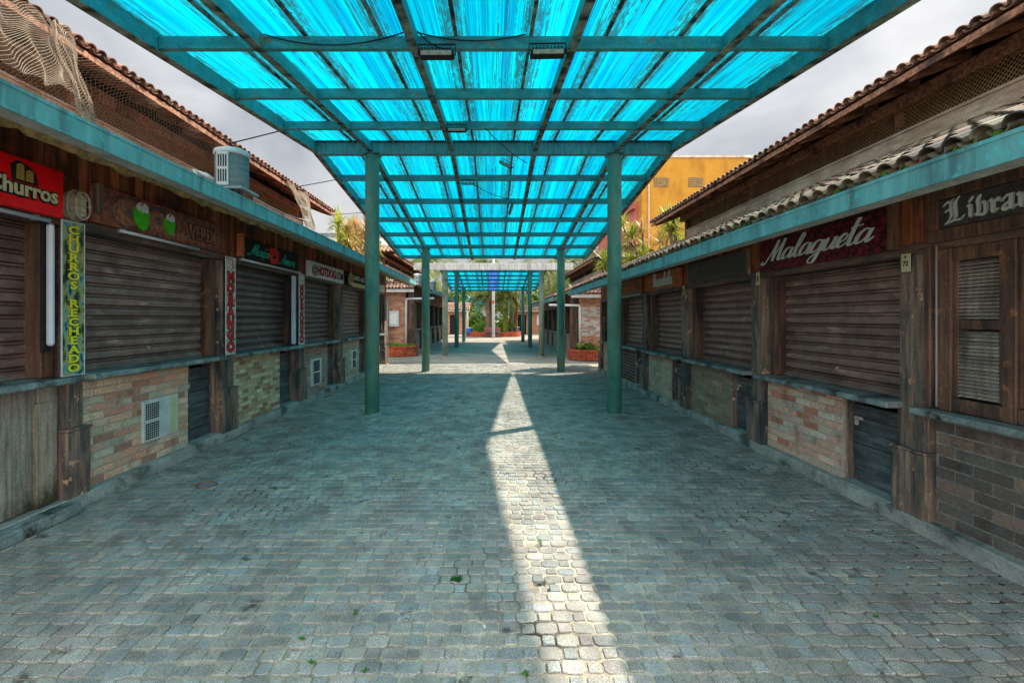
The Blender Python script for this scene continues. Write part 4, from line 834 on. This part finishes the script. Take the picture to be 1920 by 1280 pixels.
vent(5.2, 5.78, .34, .80, 'pale ventilation box with square grille in the salmon brick wall')
vent(10.0, 10.6, .28, .84, 'light blue vent with two grilles in the dull brick wall', False, 5)
vent(12.85, 13.35, .34, .84, 'small pale vent in the brick wall beside the left column', False, 4)

# ------------------------------------------------------------------ signs on the right
T = Thing('shop_sign', 'dark red chip textured sign with pale script Malagueta', 'sign', (3.42, 5.1, 2.28)); board(T, 1, 3.40, 4.14, 6.13, 2.285, 2.645, M['darkred'], .06)
T.part('end_cap', MB().bbox(3.385, 3.47, 4.08, 4.135, 2.285, 2.70, .006), M['jamb'])
T.part('lettering', script('Malagueta', wallmap(1, 3.40, 5.94, 2.40), .235, sx=1.42, thick=.15, thin=.05, slant=.42), M['letterpale'])
T = Thing('shop_sign', 'blackletter sign on dark hammered board in a wooden frame at the right edge', 'sign', (3.4, 2.8, 2.28)); board(T, 1, 3.41, 1.9, 3.67, 2.38, 2.60, M['darkcarve'], .05)
m = MB(); 
for a in ((1.8, 3.78, 2.285, 2.378), (1.8, 3.78, 2.602, 2.68), (3.672, 3.78, 2.379, 2.601)): m.bbox(3.395, 3.47, *a, .006)
T.part('frame', m, M['jamb']); T.part('lettering', blackletter('Livraria', wallmap(1, 3.41, 3.60, 2.42), .165, w=.15), M['letterpale'])
T = Thing('shop_sign', 'dark carved sign with hardly legible letters over the olive brick kiosk', 'sign', (3.4, 7.4, 2.28)); board(T, 1, 3.40, 6.47, 8.36, 2.29, 2.63, M['darkcarve'], .05)
T.part('lettering', script('Juvena', wallmap(1, 3.40, 8.1, 2.38), .19, sx=1.9, thick=.1, thin=.06), M['carveedge'])
T.part('frame', MB().bbox(3.39, 3.46, 6.44, 6.468, 2.285, 2.64, .004).bbox(3.39, 3.46, 8.362, 8.39, 2.285, 2.64, .004), M['post'])
T = Thing('shop_sign', 'orange brown wooden sign with pale tall script letters', 'sign', (3.4, 9.7, 2.3)); board(T, 1, 3.40, 8.75, 10.62, 2.30, 2.635, M['orangewood'], .05)
T.part('lettering', script('Varadala', wallmap(1, 3.40, 10.2, 2.37), .26, sx=1.0, thick=.2, thin=.1, slant=.2, ext=.012), M['letterpale'])
T = Thing('shop_sign', 'orange framed sign with dark carved letters beside the right column', 'sign', (3.4, 12, 2.3)); board(T, 1, 3.40, 11.1, 12.95, 2.30, 2.64, M['orangewood'], .05)
T.part('inset', MB().bbox(3.394, 3.4, 11.18, 12.87, 2.345, 2.595, .002), M['darkcarve'])
T.part('lettering', text_mb('Porral Da', .22, wallmap(1, 3.394, 12.02, 2.40), off=.06, ext=.012, sx=1.55), M['orangewood'])
T.part('lamp_strip', MB().bbox(3.36, 3.40, 11.0, 12.6, 2.24, 2.285, .005), M['gutter'])
T = Thing('number_plate', 'small white plate numbered 72 nailed to the timber post', 'plate', (3.41, 3.97, 2.08)); T.part('plate', MB().bbox(3.414, 3.42, 3.93, 4.02, 2.085, 2.235, .002), M['lettercream'])
T.part('lettering', text_mb('72', .055, wallmap(1, 3.414, 3.975, 2.135), off=.03, ext=.001, w0=.001), M['letterblack']); T.part('small_lettering', text_mb('SP', .025, wallmap(1, 3.414, 3.975, 2.2), off=.03, ext=.001, w0=.001), M['letterblack'])
for y, z in ((8.62, 2.12), (6.2, 2.13)):
    T = Thing('number_plate', 'small faded plate on the '+('post beside the orange wood sign' if y > 7 else 'post left of the dark red sign'), 'plate', (3.41, y, z)); T.part('plate', MB().bbox(3.414, 3.42, y-.04, y+.04, z, z+.17, .002), M['lettercream']); T.part('marks', MB().box(3.4125, 3.4138, y-.02, y+.02, z+.05, z+.12), M['carveedge'])
# louvred window
T = Thing('louvred_window', 'weathered louvred wooden window above the dark brick front', 'window', (3.5, 3.0, 1.0))
m = MB(); z0, z1 = 1.0, 2.23
for a in ((3.60, 3.735), (3.15, 3.24), (2.62, 2.7)): m.bbox(3.43, 3.56, a[0], a[1], z0+.002, z1, .006)
[m.bbox(3.433, 3.56, a, b, z, z+.1, .006) for a, b in ((2.702,3.148),(3.242,3.598)) for z in (z0+.006, z1-.102)]; T.part('frame', m, M['jamb'])
for y0_, y1_ in ((3.242, 3.598), (2.702, 3.148)):
    m = MB().bbox(3.45, 3.53, y0_, y0_+.035, z0+.112, z1-.092, .004); m.bbox(3.45, 3.53, y1_-.035, y1_, z0+.112, z1-.092, .004); zm = 1.62; m.bbox(3.455, 3.53, y0_+.036, y1_-.036, zm, zm+.07, .004)
    sa = T.part('sash', m, M['jamb']); m = MB(); z = z0+.125
    while z < z1-.12:
        if not zm-.03 < z < zm+.075:
            k = random.uniform(.7, 1.25); m.add([(3.452, y0_+.036, z), (3.452, y1_-.036, z), (3.50, y1_-.036, z+.034), (3.50, y0_+.036, z+.034), (3.452, y0_+.036, z+.007), (3.452, y1_-.036, z+.007), (3.50, y1_-.036, z+.041), (3.50, y0_+.036, z+.041)], [(0,1,2,3),(7,6,5,4),(0,4,5,1),(1,5,6,2),(2,6,7,3),(3,7,4,0)], (k, k, k))
        z += .026
    T.part('louvres', m, M['greywood'], sa)
m = MB().bbox(3.40, 3.47, 3.74, 3.80, 1.0, 2.26, .008); T.part('side_board', m, M['jamb'])
solo('conduit', MB().tube([(3.425, 3.71, 1.02), (3.425, 3.71, 2.26)], .007, 8), M['polemetal'], (3.425, 3.71, 1.0), 'thin grey conduit beside the louvred window', 'pipe', smooth=True)

# ------------------------------------------------------------------ air conditioners
def ac(x, y, z, k, label, grp='outdoor air conditioner units'):
    T = Thing('air_conditioner', label, 'air conditioner', (x, y, z), grp)
    T.part('body', MB().lathe(x, y, [(.17*k, z+.05), (.18*k, z+.07), (.18*k, z+.44*k)], 24), M['acgrille'], smooth=True)
    T.part('top_cap', MB().lathe(x, y, [(.19*k, z+.44*k), (.2*k, z+.46*k), (.19*k, z+.5*k), (.12*k, z+.53*k), (.02, z+.54*k)], 24), M['white'], smooth=True)
    m = MB(); m.box(x-.07*k, x+.06*k, y-.20*k, y-.178*k, z+.06, z+.44*k); pn = T.part('side_panel', m, M['white'])
    m = MB()
    for q in range(4):
        for r_ in range(2): m.box(x-.055*k+q*.028*k, x-.04*k+q*.028*k, y-.2025*k, y-.2005*k, z+.1+r_*.17*k, z+.1+.14*k+r_*.17*k)
    T.part('vent_slots', m, M['black'], pn)
    T.part('base', MB().bbox(x-.22*k, x+.22*k, y-.2*k, y+.2*k, z+.02, z+.05, .006), M['polemetal'])
    for a in (-1, 1): T.part('foot', MB().box(x+a*.14*k-.02, x+a*.14*k+.02, y-.18*k, y+.18*k, z-.05, z+.0195), M['rafter'])
    T.part('hose', MB().tube([(x-.17*k, y-.05, z+.14), (x-.26*k, y-.1, z+.2), (x-.36*k, y-.12, z+.24), (x-.3*k, y-.15, z+.1), (x-.2*k, y-.18, z+.02)], .03*k, 8), M['white'], smooth=True)
ac(-3.02, 5.55, 3.13, .98, 'barrel shaped air conditioner with white cap on the left tiled roof')
ac(-3.55, 22.6, 3.25, 1.05, 'barrel air conditioner on the near end of the second left building')
ac(-3.25, 25.6, 3.2, 1.0, 'farther barrel air conditioner on the second left building')

# ------------------------------------------------------------------ fishing nets, wires, canopy lights
def net(name_label, P, nu, nv, r, hang, grp='fishing nets'):
    """diamond net over a bilinear patch with sag"""
    def at(u, v):
        a = P[0].lerp(P[1], u); b = P[3].lerp(P[2], u); p = a.lerp(b, v)
        return p+Vector((hang[0]*math.sin(u*9+v*3)*.5, 0, -hang[1]*math.sin(math.pi*u)*v))+Vector((.02*math.sin(u*31), .03*math.sin(v*11+u*7), .02*math.cos(u*23+v*5)))
    m = MB(); m2 = max(nu, nv)
    for k in range(-nv, nu+1):
        for sg in (1, -1):
            pts = []
            for j in range(nv+1):
                u = (k+j if sg > 0 else k+nv-j)/nu
                if 0 <= u <= 1: pts.append(at(u, j/nv))
            if len(pts) > 1: m.tube(pts, r, 3, cap=False)
    solo('fishing_net', m, M['net'], tuple(P[0]), name_label, 'net', grp)
V3 = Vector
net('pale fishing net draped over the near left eave', [V3((-4.66,3.7,4.95)), V3((-4.55,4.95,4.72)), V3((-3.75,4.35,3.75)), V3((-3.75,3.2,3.75))], 40, 34, .0017, (.05, .10))
net('bunched pale net tail hanging from the near left eave', [V3((-4.45,4.75,4.7)), V3((-4.42,5.0,4.7)), V3((-3.55,4.32,3.42)), V3((-3.58,4.22,3.42))], 14, 40, .003, (.03, .05))
net('brown net sagging below the left eave tiles', [V3((-4.6,5.0,4.66)), V3((-4.6,8.6,4.66)), V3((-5.1,8.6,4.28)), V3((-5.1,4.8,4.28))], 64, 10, .002, (.03, .14))
net('crumpled pale net hanging from the far left eave', [V3((-4.6,10.6,4.75)), V3((-4.6,11.9,4.75)), V3((-4.3,11.7,3.9)), V3((-4.3,11.1,3.85))], 26, 30, .005, (.08, .06))
def wire(a, b, sag, r, label, mt='cable', cat='cable'):
    a, b = V3(a), V3(b); P = [a.lerp(b, k/14)+V3((0, 0, -sag*4*(k/14)*(1-k/14))) for k in range(15)]; solo('overhead_wire', MB().tube(P, r, 5), M[mt], tuple(a), label, cat)
wire((-4.45, 8.0, 4.6), (-1.6, 9.6, 6.2), .03, .012, 'thick grey wire rising from the left eave to the canopy')
wire((-4.5, 11.1, 4.75), (-2.0, 12.0, 5.6), .03, .010, 'wire above the far net on the left eave')
wire((-4.5, 13.0, 4.5), (-2.0, 14.6, 5.1), .02, .008, 'thin wire near the far end of the left roof')
wire((-3.3, 5.7, 3.45), (-4.1, 10.8, 3.9), .12, .006, 'white cable running along the left roof behind the air conditioner', 'white')
wire((2.5, 9.0, 6.3), (9, 10.5, 10.9), .1, .010, 'upper thin wire crossing the right sky')
wire((2.5, 9.0, 5.9), (10, 11, 10.4), .15, .007, 'lower thin wire crossing the right sky')
wire((2.5, 9.2, 5.6), (10, 11.2, 9.6), .1, .005, 'faintest wire crossing the right sky')
def flood(x, y, z, k, tilt, label):
    T = Thing('floodlight', label, 'light', (x, y, z), 'floodlights under the near canopy'); ca, sa = math.cos(tilt), math.sin(tilt)
    def tr(m):
        m.v = [(x+(px*ca-pz*sa)*k, y+py*k, z+(px*sa+pz*ca)*k) for px, py, pz in m.v]; return m
    T.part('housing', tr(MB().bbox(-.16, .16, -.06, .06, 0, .045, .012)), M['cable']); T.part('lens', tr(MB().bbox(-.14, .14, -.075, -.061, -.012, .03, .004)), M['lampcage'])
    m = MB()
    for q in range(9): m.box(-.14+q*.033, -.134+q*.033, -.055, .055, .0455, .075)
    T.part('cooling_fins', tr(m), M['cable']); T.part('bracket', tr(MB().tube([(-.17, 0, .02), (-.17, 0, .12), (.17, 0, .12), (.17, 0, .02)], .008, 6)), M['cable'])
flood(-.52, 4.42, 4.10, 1, 0, 'near left floodlight hung below the first canopy beam'); flood(.50, 4.42, 4.11, 1, .02, 'near right floodlight hung below the first canopy beam')
flood(-.54, 7.1, 4.46, .9, 0, 'floodlight under the third canopy beam left of centre'); flood(.22, 8.75, 4.48, .8, -.45, 'tilted floodlight dangling at the canopy ridge beam')
flood(-.52, 9.9, 4.46, .8, 0, 'floodlight just beyond the ridge beam'); flood(.43, 10.9, 4.18, .8, 1.25, 'floodlight hanging nearly upright beyond the ridge')
def hcable(P, label): solo('hanging_cable', MB().tube([V3(p) for p in P], .007, 5), M['cable'], P[0], label, 'cable', 'cables under the near canopy')
def arc(a, b, sag, n=12): a, b = V3(a), V3(b); return [tuple(a.lerp(b, k/n)+V3((0, 0, -sag*4*(k/n)*(1-k/n)))) for k in range(n+1)]
hcable(arc((-2.15, 4.5, 4.36), (-.78, 4.5, 4.40), .12), 'black cable drooping along the first beam at the left')
hcable(arc((-.72, 4.5, 4.38), (.30, 4.5, 4.36), .07), 'black cable looping between the two near floodlights')
hcable(arc((-.72, 4.5, 4.4), (-.4, 4.46, 4.2), .05), 'short black cable down to the near left floodlight')
hcable(arc((-.12, 7.2, 4.55), (.6, 8.5, 4.45), .05), 'black cable running diagonally to the ridge beam')
hcable(arc((-.5, 9.9, 4.52), (.5, 10.9, 4.4), .08), 'black cable between the floodlights beyond the ridge')

# ------------------------------------------------------------------ distant pieces
T = Thing('lamp_post', 'tall grey lamp post in the plaza behind the second canopy', 'lamp post', (0, 42.5, 0)); T.part('pole', MB().lathe(0, 42.5, [(.17, 0), (.15, .1), (.13, .3), (.11, 9.5)], 16), M['polemetal'], smooth=True)
T.part('sticker', MB().box(-.09, .09, 42.36, 42.385, 3.0, 3.3), M['letterred']); T.part('arm', MB().tube([(0, 42.5, 9.45), (.5, 42.5, 9.8), (1.2, 42.5, 9.9)], .05, 8), M['polemetal'])
T.part('lamp_head', MB().bbox(1.1, 1.7, 42.4, 42.6, 9.84, 9.96, .03), M['polemetal'])
T = Thing('park_bench', 'reddish bench in front of the round plaza planter', 'bench', (-.1, 44, 0))
T.part('seat', MB().bbox(-.85, .65, 43.9, 44.3, .42, .48, .01), M['bench']); T.part('backrest', MB().bbox(-.85, .65, 44.32, 44.37, .5, .9, .01), M['bench'])
for x in (-.7, .5): T.part('leg', MB().bbox(x-.05, x+.05, 43.92, 44.3, 0, .418, .01), M['bench'])
T.part('front_panel', MB().bbox(-.6, .4, 44.1, 44.14, .05, .41, .01), M['bench'])
def bin_(x, y, label):
    T = Thing('litter_bin', label, 'bin', (x, y, 0), 'blue litter bins in the plaza'); T.part('drum', MB().lathe(x, y, [(.26, .15), (.3, .3), (.3, .78)], 20), M['bluebin'], smooth=True); T.part('rim', MB().lathe(x, y, [(.32, .782), (.32, .84), (.27, .84)], 20), M['white'], smooth=True); T.part('stand', MB().lathe(x, y, [(.12, 0), (.12, .149)], 10), M['cable'])
bin_(-2.3, 46.0, 'blue litter bin left of the round plaza planter'); bin_(2.4, 49.8, 'blue litter bin right of the round plaza planter')
def palm(x, y, h, r, nf, ln, label, trunk='trunk', lean=0, leaf='palmleaf', up=.5, grp='palm trees beyond the canopies'):
    T = Thing('palm_tree', label, 'palm tree', (x, y, 0), grp); P = []; n = 10
    for k in range(n+1): t = k/n; P.append(V3((x+lean*t*t, y+.1*math.sin(t*3), h*t)))
    m = MB(); m.tube(P, r*1.15, 12, r2=r*.8)
    for k in range(int(h/.16)):
        t = (k+.5)*.16/h; p = P[0].lerp(P[-1], t); p.x = x+lean*t*t; rr = r*(1.15-.35*t)
        m.lathe(p.x, p.y+.1*math.sin(t*3), [(rr*.98, p.z), (rr*1.1, p.z+.05), (rr*.98, p.z+.07)], 9)
    T.part('trunk', m, M[trunk], smooth=True); top = P[-1]; m = MB(); rr_ = random.Random(int(x*100+y*7))
    for f in range(nf):
        az = 2*math.pi*f/nf+rr_.uniform(-.25, .25); el = rr_.uniform(-.35, 1.3); L_ = ln*rr_.uniform(.75, 1.1); d = V3((math.cos(az), math.sin(az), 0)); pr = []; ang = el; p = top.copy(); ns = 13
        for k in range(ns+1):
            pr.append(p.copy()); p = p+(d*math.cos(ang)+V3((0, 0, 1))*math.sin(ang))*L_/ns; ang -= (.14+.05*k/ns)*(1.1 if el > .3 else .8)
        m.tube(pr, .03, 3, cap=False, r2=.008, c=(.9, .85, .5)); side = d.cross(V3((0, 0, 1)))
        for k in range(1, ns+1):
            for sub in (0, .5):
                q = pr[k-1].lerp(pr[k], sub); t = (k-1+sub)/ns; ll = L_*.3*math.sin(math.pi*min(1, t*.9+.12))+.08
                td = (pr[k]-pr[k-1]).normalized()
                for sg in (-1, 1):
                    dr = (side*sg*.9+td*.7+V3((0, 0, -.25-.35*rr_.random()))).normalized(); e = q+dr*ll; w = td*.035; b = rr_.uniform(.6, 1.3)
                    m.add([q-w, q+w, e+w*.2, e-w*.2], [(0,1,2,3)], (b, b*rr_.uniform(.9, 1.02), b*.9))
    T.part('crown', m, M[leaf])
palm(-.45, 46.8, 3.9, .3, 34, 2.8, 'thick palm on the left of the plaza planter')
palm(1.15, 46.5, 4.2, .28, 30, 2.8, 'mossy green trunked palm on the right of the plaza planter', trunk='mosstrunk')
palm(1.75, 47.2, 4.6, .22, 28, 2.8, 'slimmer palm just right of the mossy palm', lean=.2); palm(2.2, 48.0, 4.4, .2, 26, 2.6, 'rightmost palm in the plaza planter', lean=.3)
bgp = [(-9.5,40,6.2,'leaning over the second left building roof'),(-6.6,39,5.4,'close behind the second left building'),(-12,47,7.6,'far left behind the market roofs'),(-4.5,58,7.6,'behind the left end of the white beam'),(-.6,60,8.2,'in the middle above the white beam'),
 (3.2,57,7.4,'just right of the lamp post above the beam'),(6.5,54,7.0,'at the right end of the white beam'),(7.2,38,5.4,'close behind the second right building'),(9.8,41,6.6,'tall over the second right building roof'),(13,44,8,'far right behind the market roofs'),(-8.2,60,8.4,'tallest far behind the left canopy'),(9.5,60,8.2,'tallest far behind the right canopy'),(6.3,36.5,4.4,'low at the end of the second right building'),(-6.0,36.8,4.2,'low at the end of the second left building')]
for x, y, h, wd in bgp: palm(x, y, h, .18, 26, 3.4, 'coconut palm '+wd, lean=random.uniform(-.5, .5))
def drac(x, y, heads, label, leaf='dracleaf', base=0, hz=4, spread=1.2, sz=.62):
    T = Thing('spiky_shrub', label, 'plant', (x, y, base), 'spiky leaved shrubs behind the roofs'); rr = random.Random(int(x*37+y)); m = MB(); lf = MB(); lp = MB()
    for k in range(heads):
        a = rr.uniform(0, 6.28); rd = spread*math.sqrt(rr.random()); hx, hy, hh = x+rd*math.cos(a), y+rd*math.sin(a)*.6, hz+rr.uniform(-1.5, .7)
        m.tube([V3((x, y, base)), V3((x+(hx-x)*.3, y, base+(hh-base)*.5)), V3((hx, hy, hh))], .07, 6, r2=.03)
        tgt = lp if rr.random() < .3 else lf
        for q in range(70):
            az = rr.uniform(0, 6.28); el = rr.uniform(-.5, 1.5); d = V3((math.cos(az)*math.cos(el), math.sin(az)*math.cos(el), math.sin(el))); l_ = sz*rr.uniform(.7, 1.15); o_ = V3((hx, hy, hh-rr.uniform(0, .25)))
            sd_ = d.cross(V3((0, 0, 1))).normalized()*.028; mid = o_+d*l_*.5; e = o_+d*l_+V3((0, 0, -l_*.22*(1-max(0, math.sin(el))))); b = rr.uniform(.6, 1.25)
            tgt.add([o_-sd_*.5, o_+sd_*.5, mid+sd_, e, mid-sd_], [(0,1,2,4),(2,3,4)], (b, b, b*.9))
    T.part('stems', m, M['trunk']); T.part('leaves', lf, M[leaf]); 
    if lp.v: T.part('pink_leaves', lp, M['dracpink'])
drac(-5.4, 19.0, 9, 'yellow green spiky shrub behind the far end of the left roof', hz=5.0, spread=.9); drac(-6.4, 21.3, 7, 'leggy spiky shrub beside the white apartment block', hz=5.2, spread=.9)
drac(-5.4, 17.4, 5, 'small spiky shrub at the end of the left high roof', hz=4.7, spread=.5)
drac(5.9, 18.2, 13, 'dense spiky shrub with pink tips below the yellow building', hz=4.9, spread=1.2); drac(4.6, 17.8, 7, 'pale spiky shrub behind the right tiled roof', hz=3.7, spread=.7); drac(6.4, 16.2, 6, 'bright spiky shrub at the end of the right high roof', hz=4.7, spread=.6)
def bush(x, y, z, rx, ry, rz, n, label, leaf='leafgreen', name='bush', sz=.09):
    m = MB(); rr = random.Random(int(x*13+y)); 
    cl = [(rr.gauss(0, .45), rr.gauss(0, .45), rr.uniform(-.3, .6), rr.uniform(.35, .6)) for _ in range(12)]
    for _ in range(n):
        cx, cy, cz, cr = rr.choice(cl); v = V3((rr.gauss(0, 1), rr.gauss(0, 1), rr.gauss(0, 1))).normalized()*cr*rr.uniform(.7, 1.05); p = V3((x+(cx+v.x)*rx, y+(cy+v.y)*ry, z+max(-.3, cz+v.z)*rz+rz*.3))
        a = V3((rr.gauss(0, 1), rr.gauss(0, 1), rr.gauss(0, .6))).normalized()*sz; b = a.orthogonal().normalized()*sz*.45; q = rr.uniform(.55, 1.3)
        m.add([p-a, p+b, p+a, p-b], [(0,1,2,3)], (q, q, q*.9))
    T = Thing(name, label, 'bush', (x, y, z)); T.part('foliage', m, M[leaf]); T.part('stem', MB().tube([V3((x, y, z)), V3((x, y, z+rz*.6))], .04, 6), M['trunk'])
bush(.9, 47.3, .35, 1.1, .8, .8, 2600, 'bright green bush between the plaza palms'); bush(-.9, 47.6, .35, .8, .8, .8, 1800, 'green bush at the left of the plaza palms')
bush(-4.3, 22.2, .38, .5, .4, .16, 500, 'low grass tuft in the left curved planter', sz=.05); bush(3.95, 20.1, .34, .5, .4, .3, 900, 'low leafy plant in the right curved planter', sz=.06)
for i, (x, y, rx, rz, wd) in enumerate([(-16,75,6,5,'far left'),(-7,80,5,4.5,'left of centre'),(2,84,6,5,'centre'),(10,80,5,4.6,'right of centre'),(19,76,6,5.4,'far right'),(-24,62,5,5,'leftmost'),(26,64,5,5,'rightmost')]):
    T = Thing('broadleaf_tree', f'dense broadleaf tree at the plaza end, {wd}', 'tree', (x, y, 0), 'trees at the end of the plaza'); T.part('trunk', MB().tube([V3((x, y, 0)), V3((x+.2, y, rz*.7))], .3, 8, r2=.15), M['trunk'])
    m = MB(); rr = random.Random(i*7+1); cl = [(rr.gauss(0, .5), rr.gauss(0, .4), rr.uniform(-.5, .7), rr.uniform(.3, .55)) for _ in range(22)]
    for _ in range(5200):
        cx, cy, cz, cr = rr.choice(cl); v = V3((rr.gauss(0, 1), rr.gauss(0, 1), rr.gauss(0, 1))).normalized()*cr*rr.uniform(.6, 1.05); p = V3((x+(cx+v.x)*rx, y+(cy+v.y)*rx*.6, rz+(cz+v.z)*rz*.75)); p.z = max(.5, p.z)
        a = V3((rr.gauss(0, 1), rr.gauss(0, 1), rr.gauss(0, .6))).normalized()*.3; b = a.orthogonal().normalized()*.14; q = rr.uniform(.5, 1.3); m.add([p-a, p+b, p+a, p-b], [(0,1,2,3)], (q, q, q*.9))
    T.part('crown', m, M['leafgreen'])
for i, (x, y, r_) in enumerate([(-6,58,2.6),(-2.2,60,2.4),(1.8,61,2.6),(5.5,59,2.4),(-10.5,60,2.8),(10,60,2.8)]):
    bush(x, y, 0, r_, 1.6, 1.9, 2600, ['leftmost but one','left of the lamp post','right of the lamp post','rightmost but one','leftmost','rightmost'][i]+' clipped hedge mass at the plaza end', sz=.2)
# plaza kiosks
def hut(x0, x1, y, label):
    T = Thing('brick_hut', label, 'building', ((x0+x1)/2, y, 0)); m = MB().box(x0, x1, y, y+4, 0, 2.6); w = T.part('wall', m, M['mortar']); fn = lambda u, v, ww: (u, y-ww, v); T.part('bricks', brickface(MB(), fn, x0, x1, .05, 2.6, 'red', .22, .07), M['brick'], w)
    xm = x0+(x1-x0)*(.8 if x0 < 0 else .12)
    T.part('doorway', MB().box(xm-.5, xm+.5, y-.02, y-.012, .02, 2.1), M['black']); T.part('window', MB().box((x0+x1)/2-.9, (x0+x1)/2+.3, y-.03, y-.012, 1.0, 2.1), M['white'])
    T.part('roof', tiles(1, 0, 2.6, .42, x0-.4, x1+.4, 6, pal='pink', axis='y', Yc=y-.6), M['tile']); T.part('fascia_board', MB().box(x0-.4, x1+.4, y-.56, y-.53, 2.45, 2.6), M['whitebeam'])
hut(-9.5, -2.9, 52, 'small brick hut left of the plaza with clay tile roof'); hut(2.3, 9, 52.5, 'small brick hut right of the plaza with clay tile roof')
# far buildings
T = Thing('yellow_building', 'tall yellow rendered building behind the right market roofs', 'building', (16, 34, 0))
T.part('wall', MB().box(9.9, 26, 32, 44, 0, 12.4), M['yellow']); T.part('parapet', MB().box(9.85, 26.05, 31.93, 44.05, 12.403, 12.56), M['concrete'])
for x in (11.2, 13.5, 15.9, 18.3):
    m = MB(); m.box(x-.5, x+.5, 31.985, 31.995, 10.45, 11.1); w = T.part('window', m, M['rafter']); m = MB()
    for i in range(6):
        for k in range(4): m.bbox(x-.48+i*.16+.012, x-.48+(i+1)*.16-.012, 31.95, 31.984, 10.47+k*.155+.012, 10.47+(k+1)*.155-.012, .01)
    T.part('vent_blocks', m, M['foam'], w)
T.part('drain_pipe', MB().tube([(10.35, 31.93, 0), (10.35, 31.93, 10.6)], .05, 8), M['concrete'])
T = Thing('pink_building', 'pink house with white framed window left of the yellow building', 'building', (9.9, 36, 0)); T.part('wall', MB().box(9.7, 20, 32.8, 33.4, 0, 9.7).box(9.7, 20, 33.41, 44.5, 0, 9.69), M['pink']); T.part('cornice', MB().box(9.5, 9.699, 32.8, 44.5, 9.2, 9.4), M['pink'])
for z in (6.9, 3.6):
    for y in (34.0, 37.0): w = T.part('window', MB().box(9.66, 9.699, y, y+1.0, z, z+1.35), M['white']); T.part('pane', MB().box(9.645, 9.659, y+.1, y+.9, z+.1, z+.62).box(9.645, 9.659, y+.1, y+.9, z+.72, z+1.25), M['glass'], w)
T = Thing('white_building', 'white apartment block with balconies far beyond the left roofs', 'building', (-20, 65, 0)); T.part('wall', MB().box(-26, -14, 62, 72, 0, 12.6).box(-21, -17, 63, 71, 12.61, 14.2), M['whitewall'])
T.part('blue_roof', MB().box(-26.2, -13.8, 61.8, 62, 12.2, 12.7), M['glass'])
for fl in range(4):
    for x in (-25, -22, -19, -16): z = 1+fl*3; w = T.part('window', MB().box(x, x+1.5, 61.93, 61.99, z, z+1.7), M['glass']); T.part('balcony', MB().bbox(x-.3, x+1.8, 61.0, 61.92, z-.15, z, .02).box(x-.3, x+1.8, 61.0, 61.05, z+.001, z+.8), M['whitewall'])

# ------------------------------------------------------------------ ground details
def weed(x, y, r, n, label):
    m = MB(); rr = random.Random(int(x*91+y*13)); z = float(und(x, y))
    for _ in range(n):
        a = rr.uniform(0, 6.28); d = rr.uniform(.1, 1)*r; px, py = x+d*math.cos(a), y+d*math.sin(a)*.7; l_ = rr.uniform(.006, .014); t = rr.uniform(0, 6.28); zz = z+rr.uniform(.0, .014); q = rr.uniform(.7, 1.3)
        m.add([(px, py, zz), (px+l_*math.cos(t), py+l_*math.sin(t), zz+.006), (px+1.6*l_*math.cos(t+.5), py+1.6*l_*math.sin(t+.5), zz+.003), (px+l_*math.cos(t+1), py+l_*math.sin(t+1), zz)], [(0,1,2,3)], (q, q, q))
    solo('weed_tuft', m, M['weed'], (x, y, z), label, 'weed', 'weeds between the pavers')
weed(-.24, 3.13, .038, 100, 'largest weed tuft left of the sunlit strip')
for i, (x, y, wd) in enumerate([(-1.02,2.56,'in the lower left paving'),(-.8,2.78,'left of the biggest tuft'),(.16,2.3,'at the bottom of the sunlit strip'),(-.62,2.32,'at the bottom edge left of centre'),(.36,3.66,'in the upper broken joint'),(2.2,2.75,'near the right corner'),(-.9,2.38,'at the lower left joint'),(-.36,4.3,'in shade left of the strip')]): weed(x, y, .016, 16, 'tiny weed '+wd)
lit = [(2.36,2.55),(2.85,3.3),(-.05,2.65),(-2.6,5.5),(-2.9,4.0),(-1.3,6.0),(-.9,6.6),(1.5,5.6),(2.4,4.5),(-1.9,3.2),(.9,6.3),(-2.2,7.5),(-1.6,9.2),(1.9,7.0)]
wds = ['by the right foreground','near the right brick wall','at the sunlit strip','beside the left pillar','near the left step','in the left teal shade','left of the strip in teal shade','right of the strip','under the right kiosk door','in the left foreground','just right of the crossing shadow','below the left column','left beyond the column','near the right column foot']
for (x, y), wd in zip(lit, wds):
    z = float(und(x, y))+.004; a = random.uniform(0, 3); k = random.uniform(.008, .02); solo('paper_scrap', MB().add([(x-k*math.cos(a), y-k*math.sin(a), z), (x+k*.6*math.sin(a), y-k*.6*math.cos(a), z+.006), (x+k*math.cos(a), y+k*math.sin(a), z+.001), (x-k*.5*math.sin(a), y+k*.5*math.cos(a), z+.004)], [(0,1,2,3)]), M['white'], (x, y, z), 'tiny pale scrap '+wd, 'litter', 'pale scraps on the paving')
for x, y, rx, wd in ((-2.93, 4.9, .10, 'near the salmon brick kiosk'), (-3.05, 7.5, .12, 'before the yellow brick kiosk')):
    m = MB(); P = [V3((x+rx*math.cos(a), y+rx*.8*math.sin(a), float(und(x, y))+.006)) for a in np.linspace(0, 2*math.pi, 24)]; m.tube(P, .008, 5, cap=False); T = Thing('drain_cover', 'small rusty rimmed drain cover '+wd, 'drain cover', (x, y, 0)); T.part('rim', m, M['carve']); T.part('lid', MB().lathe(x, y, [(rx*.78, float(und(x, y))-.01), (rx*.78, float(und(x, y))+.006)], 20), M['counter'])
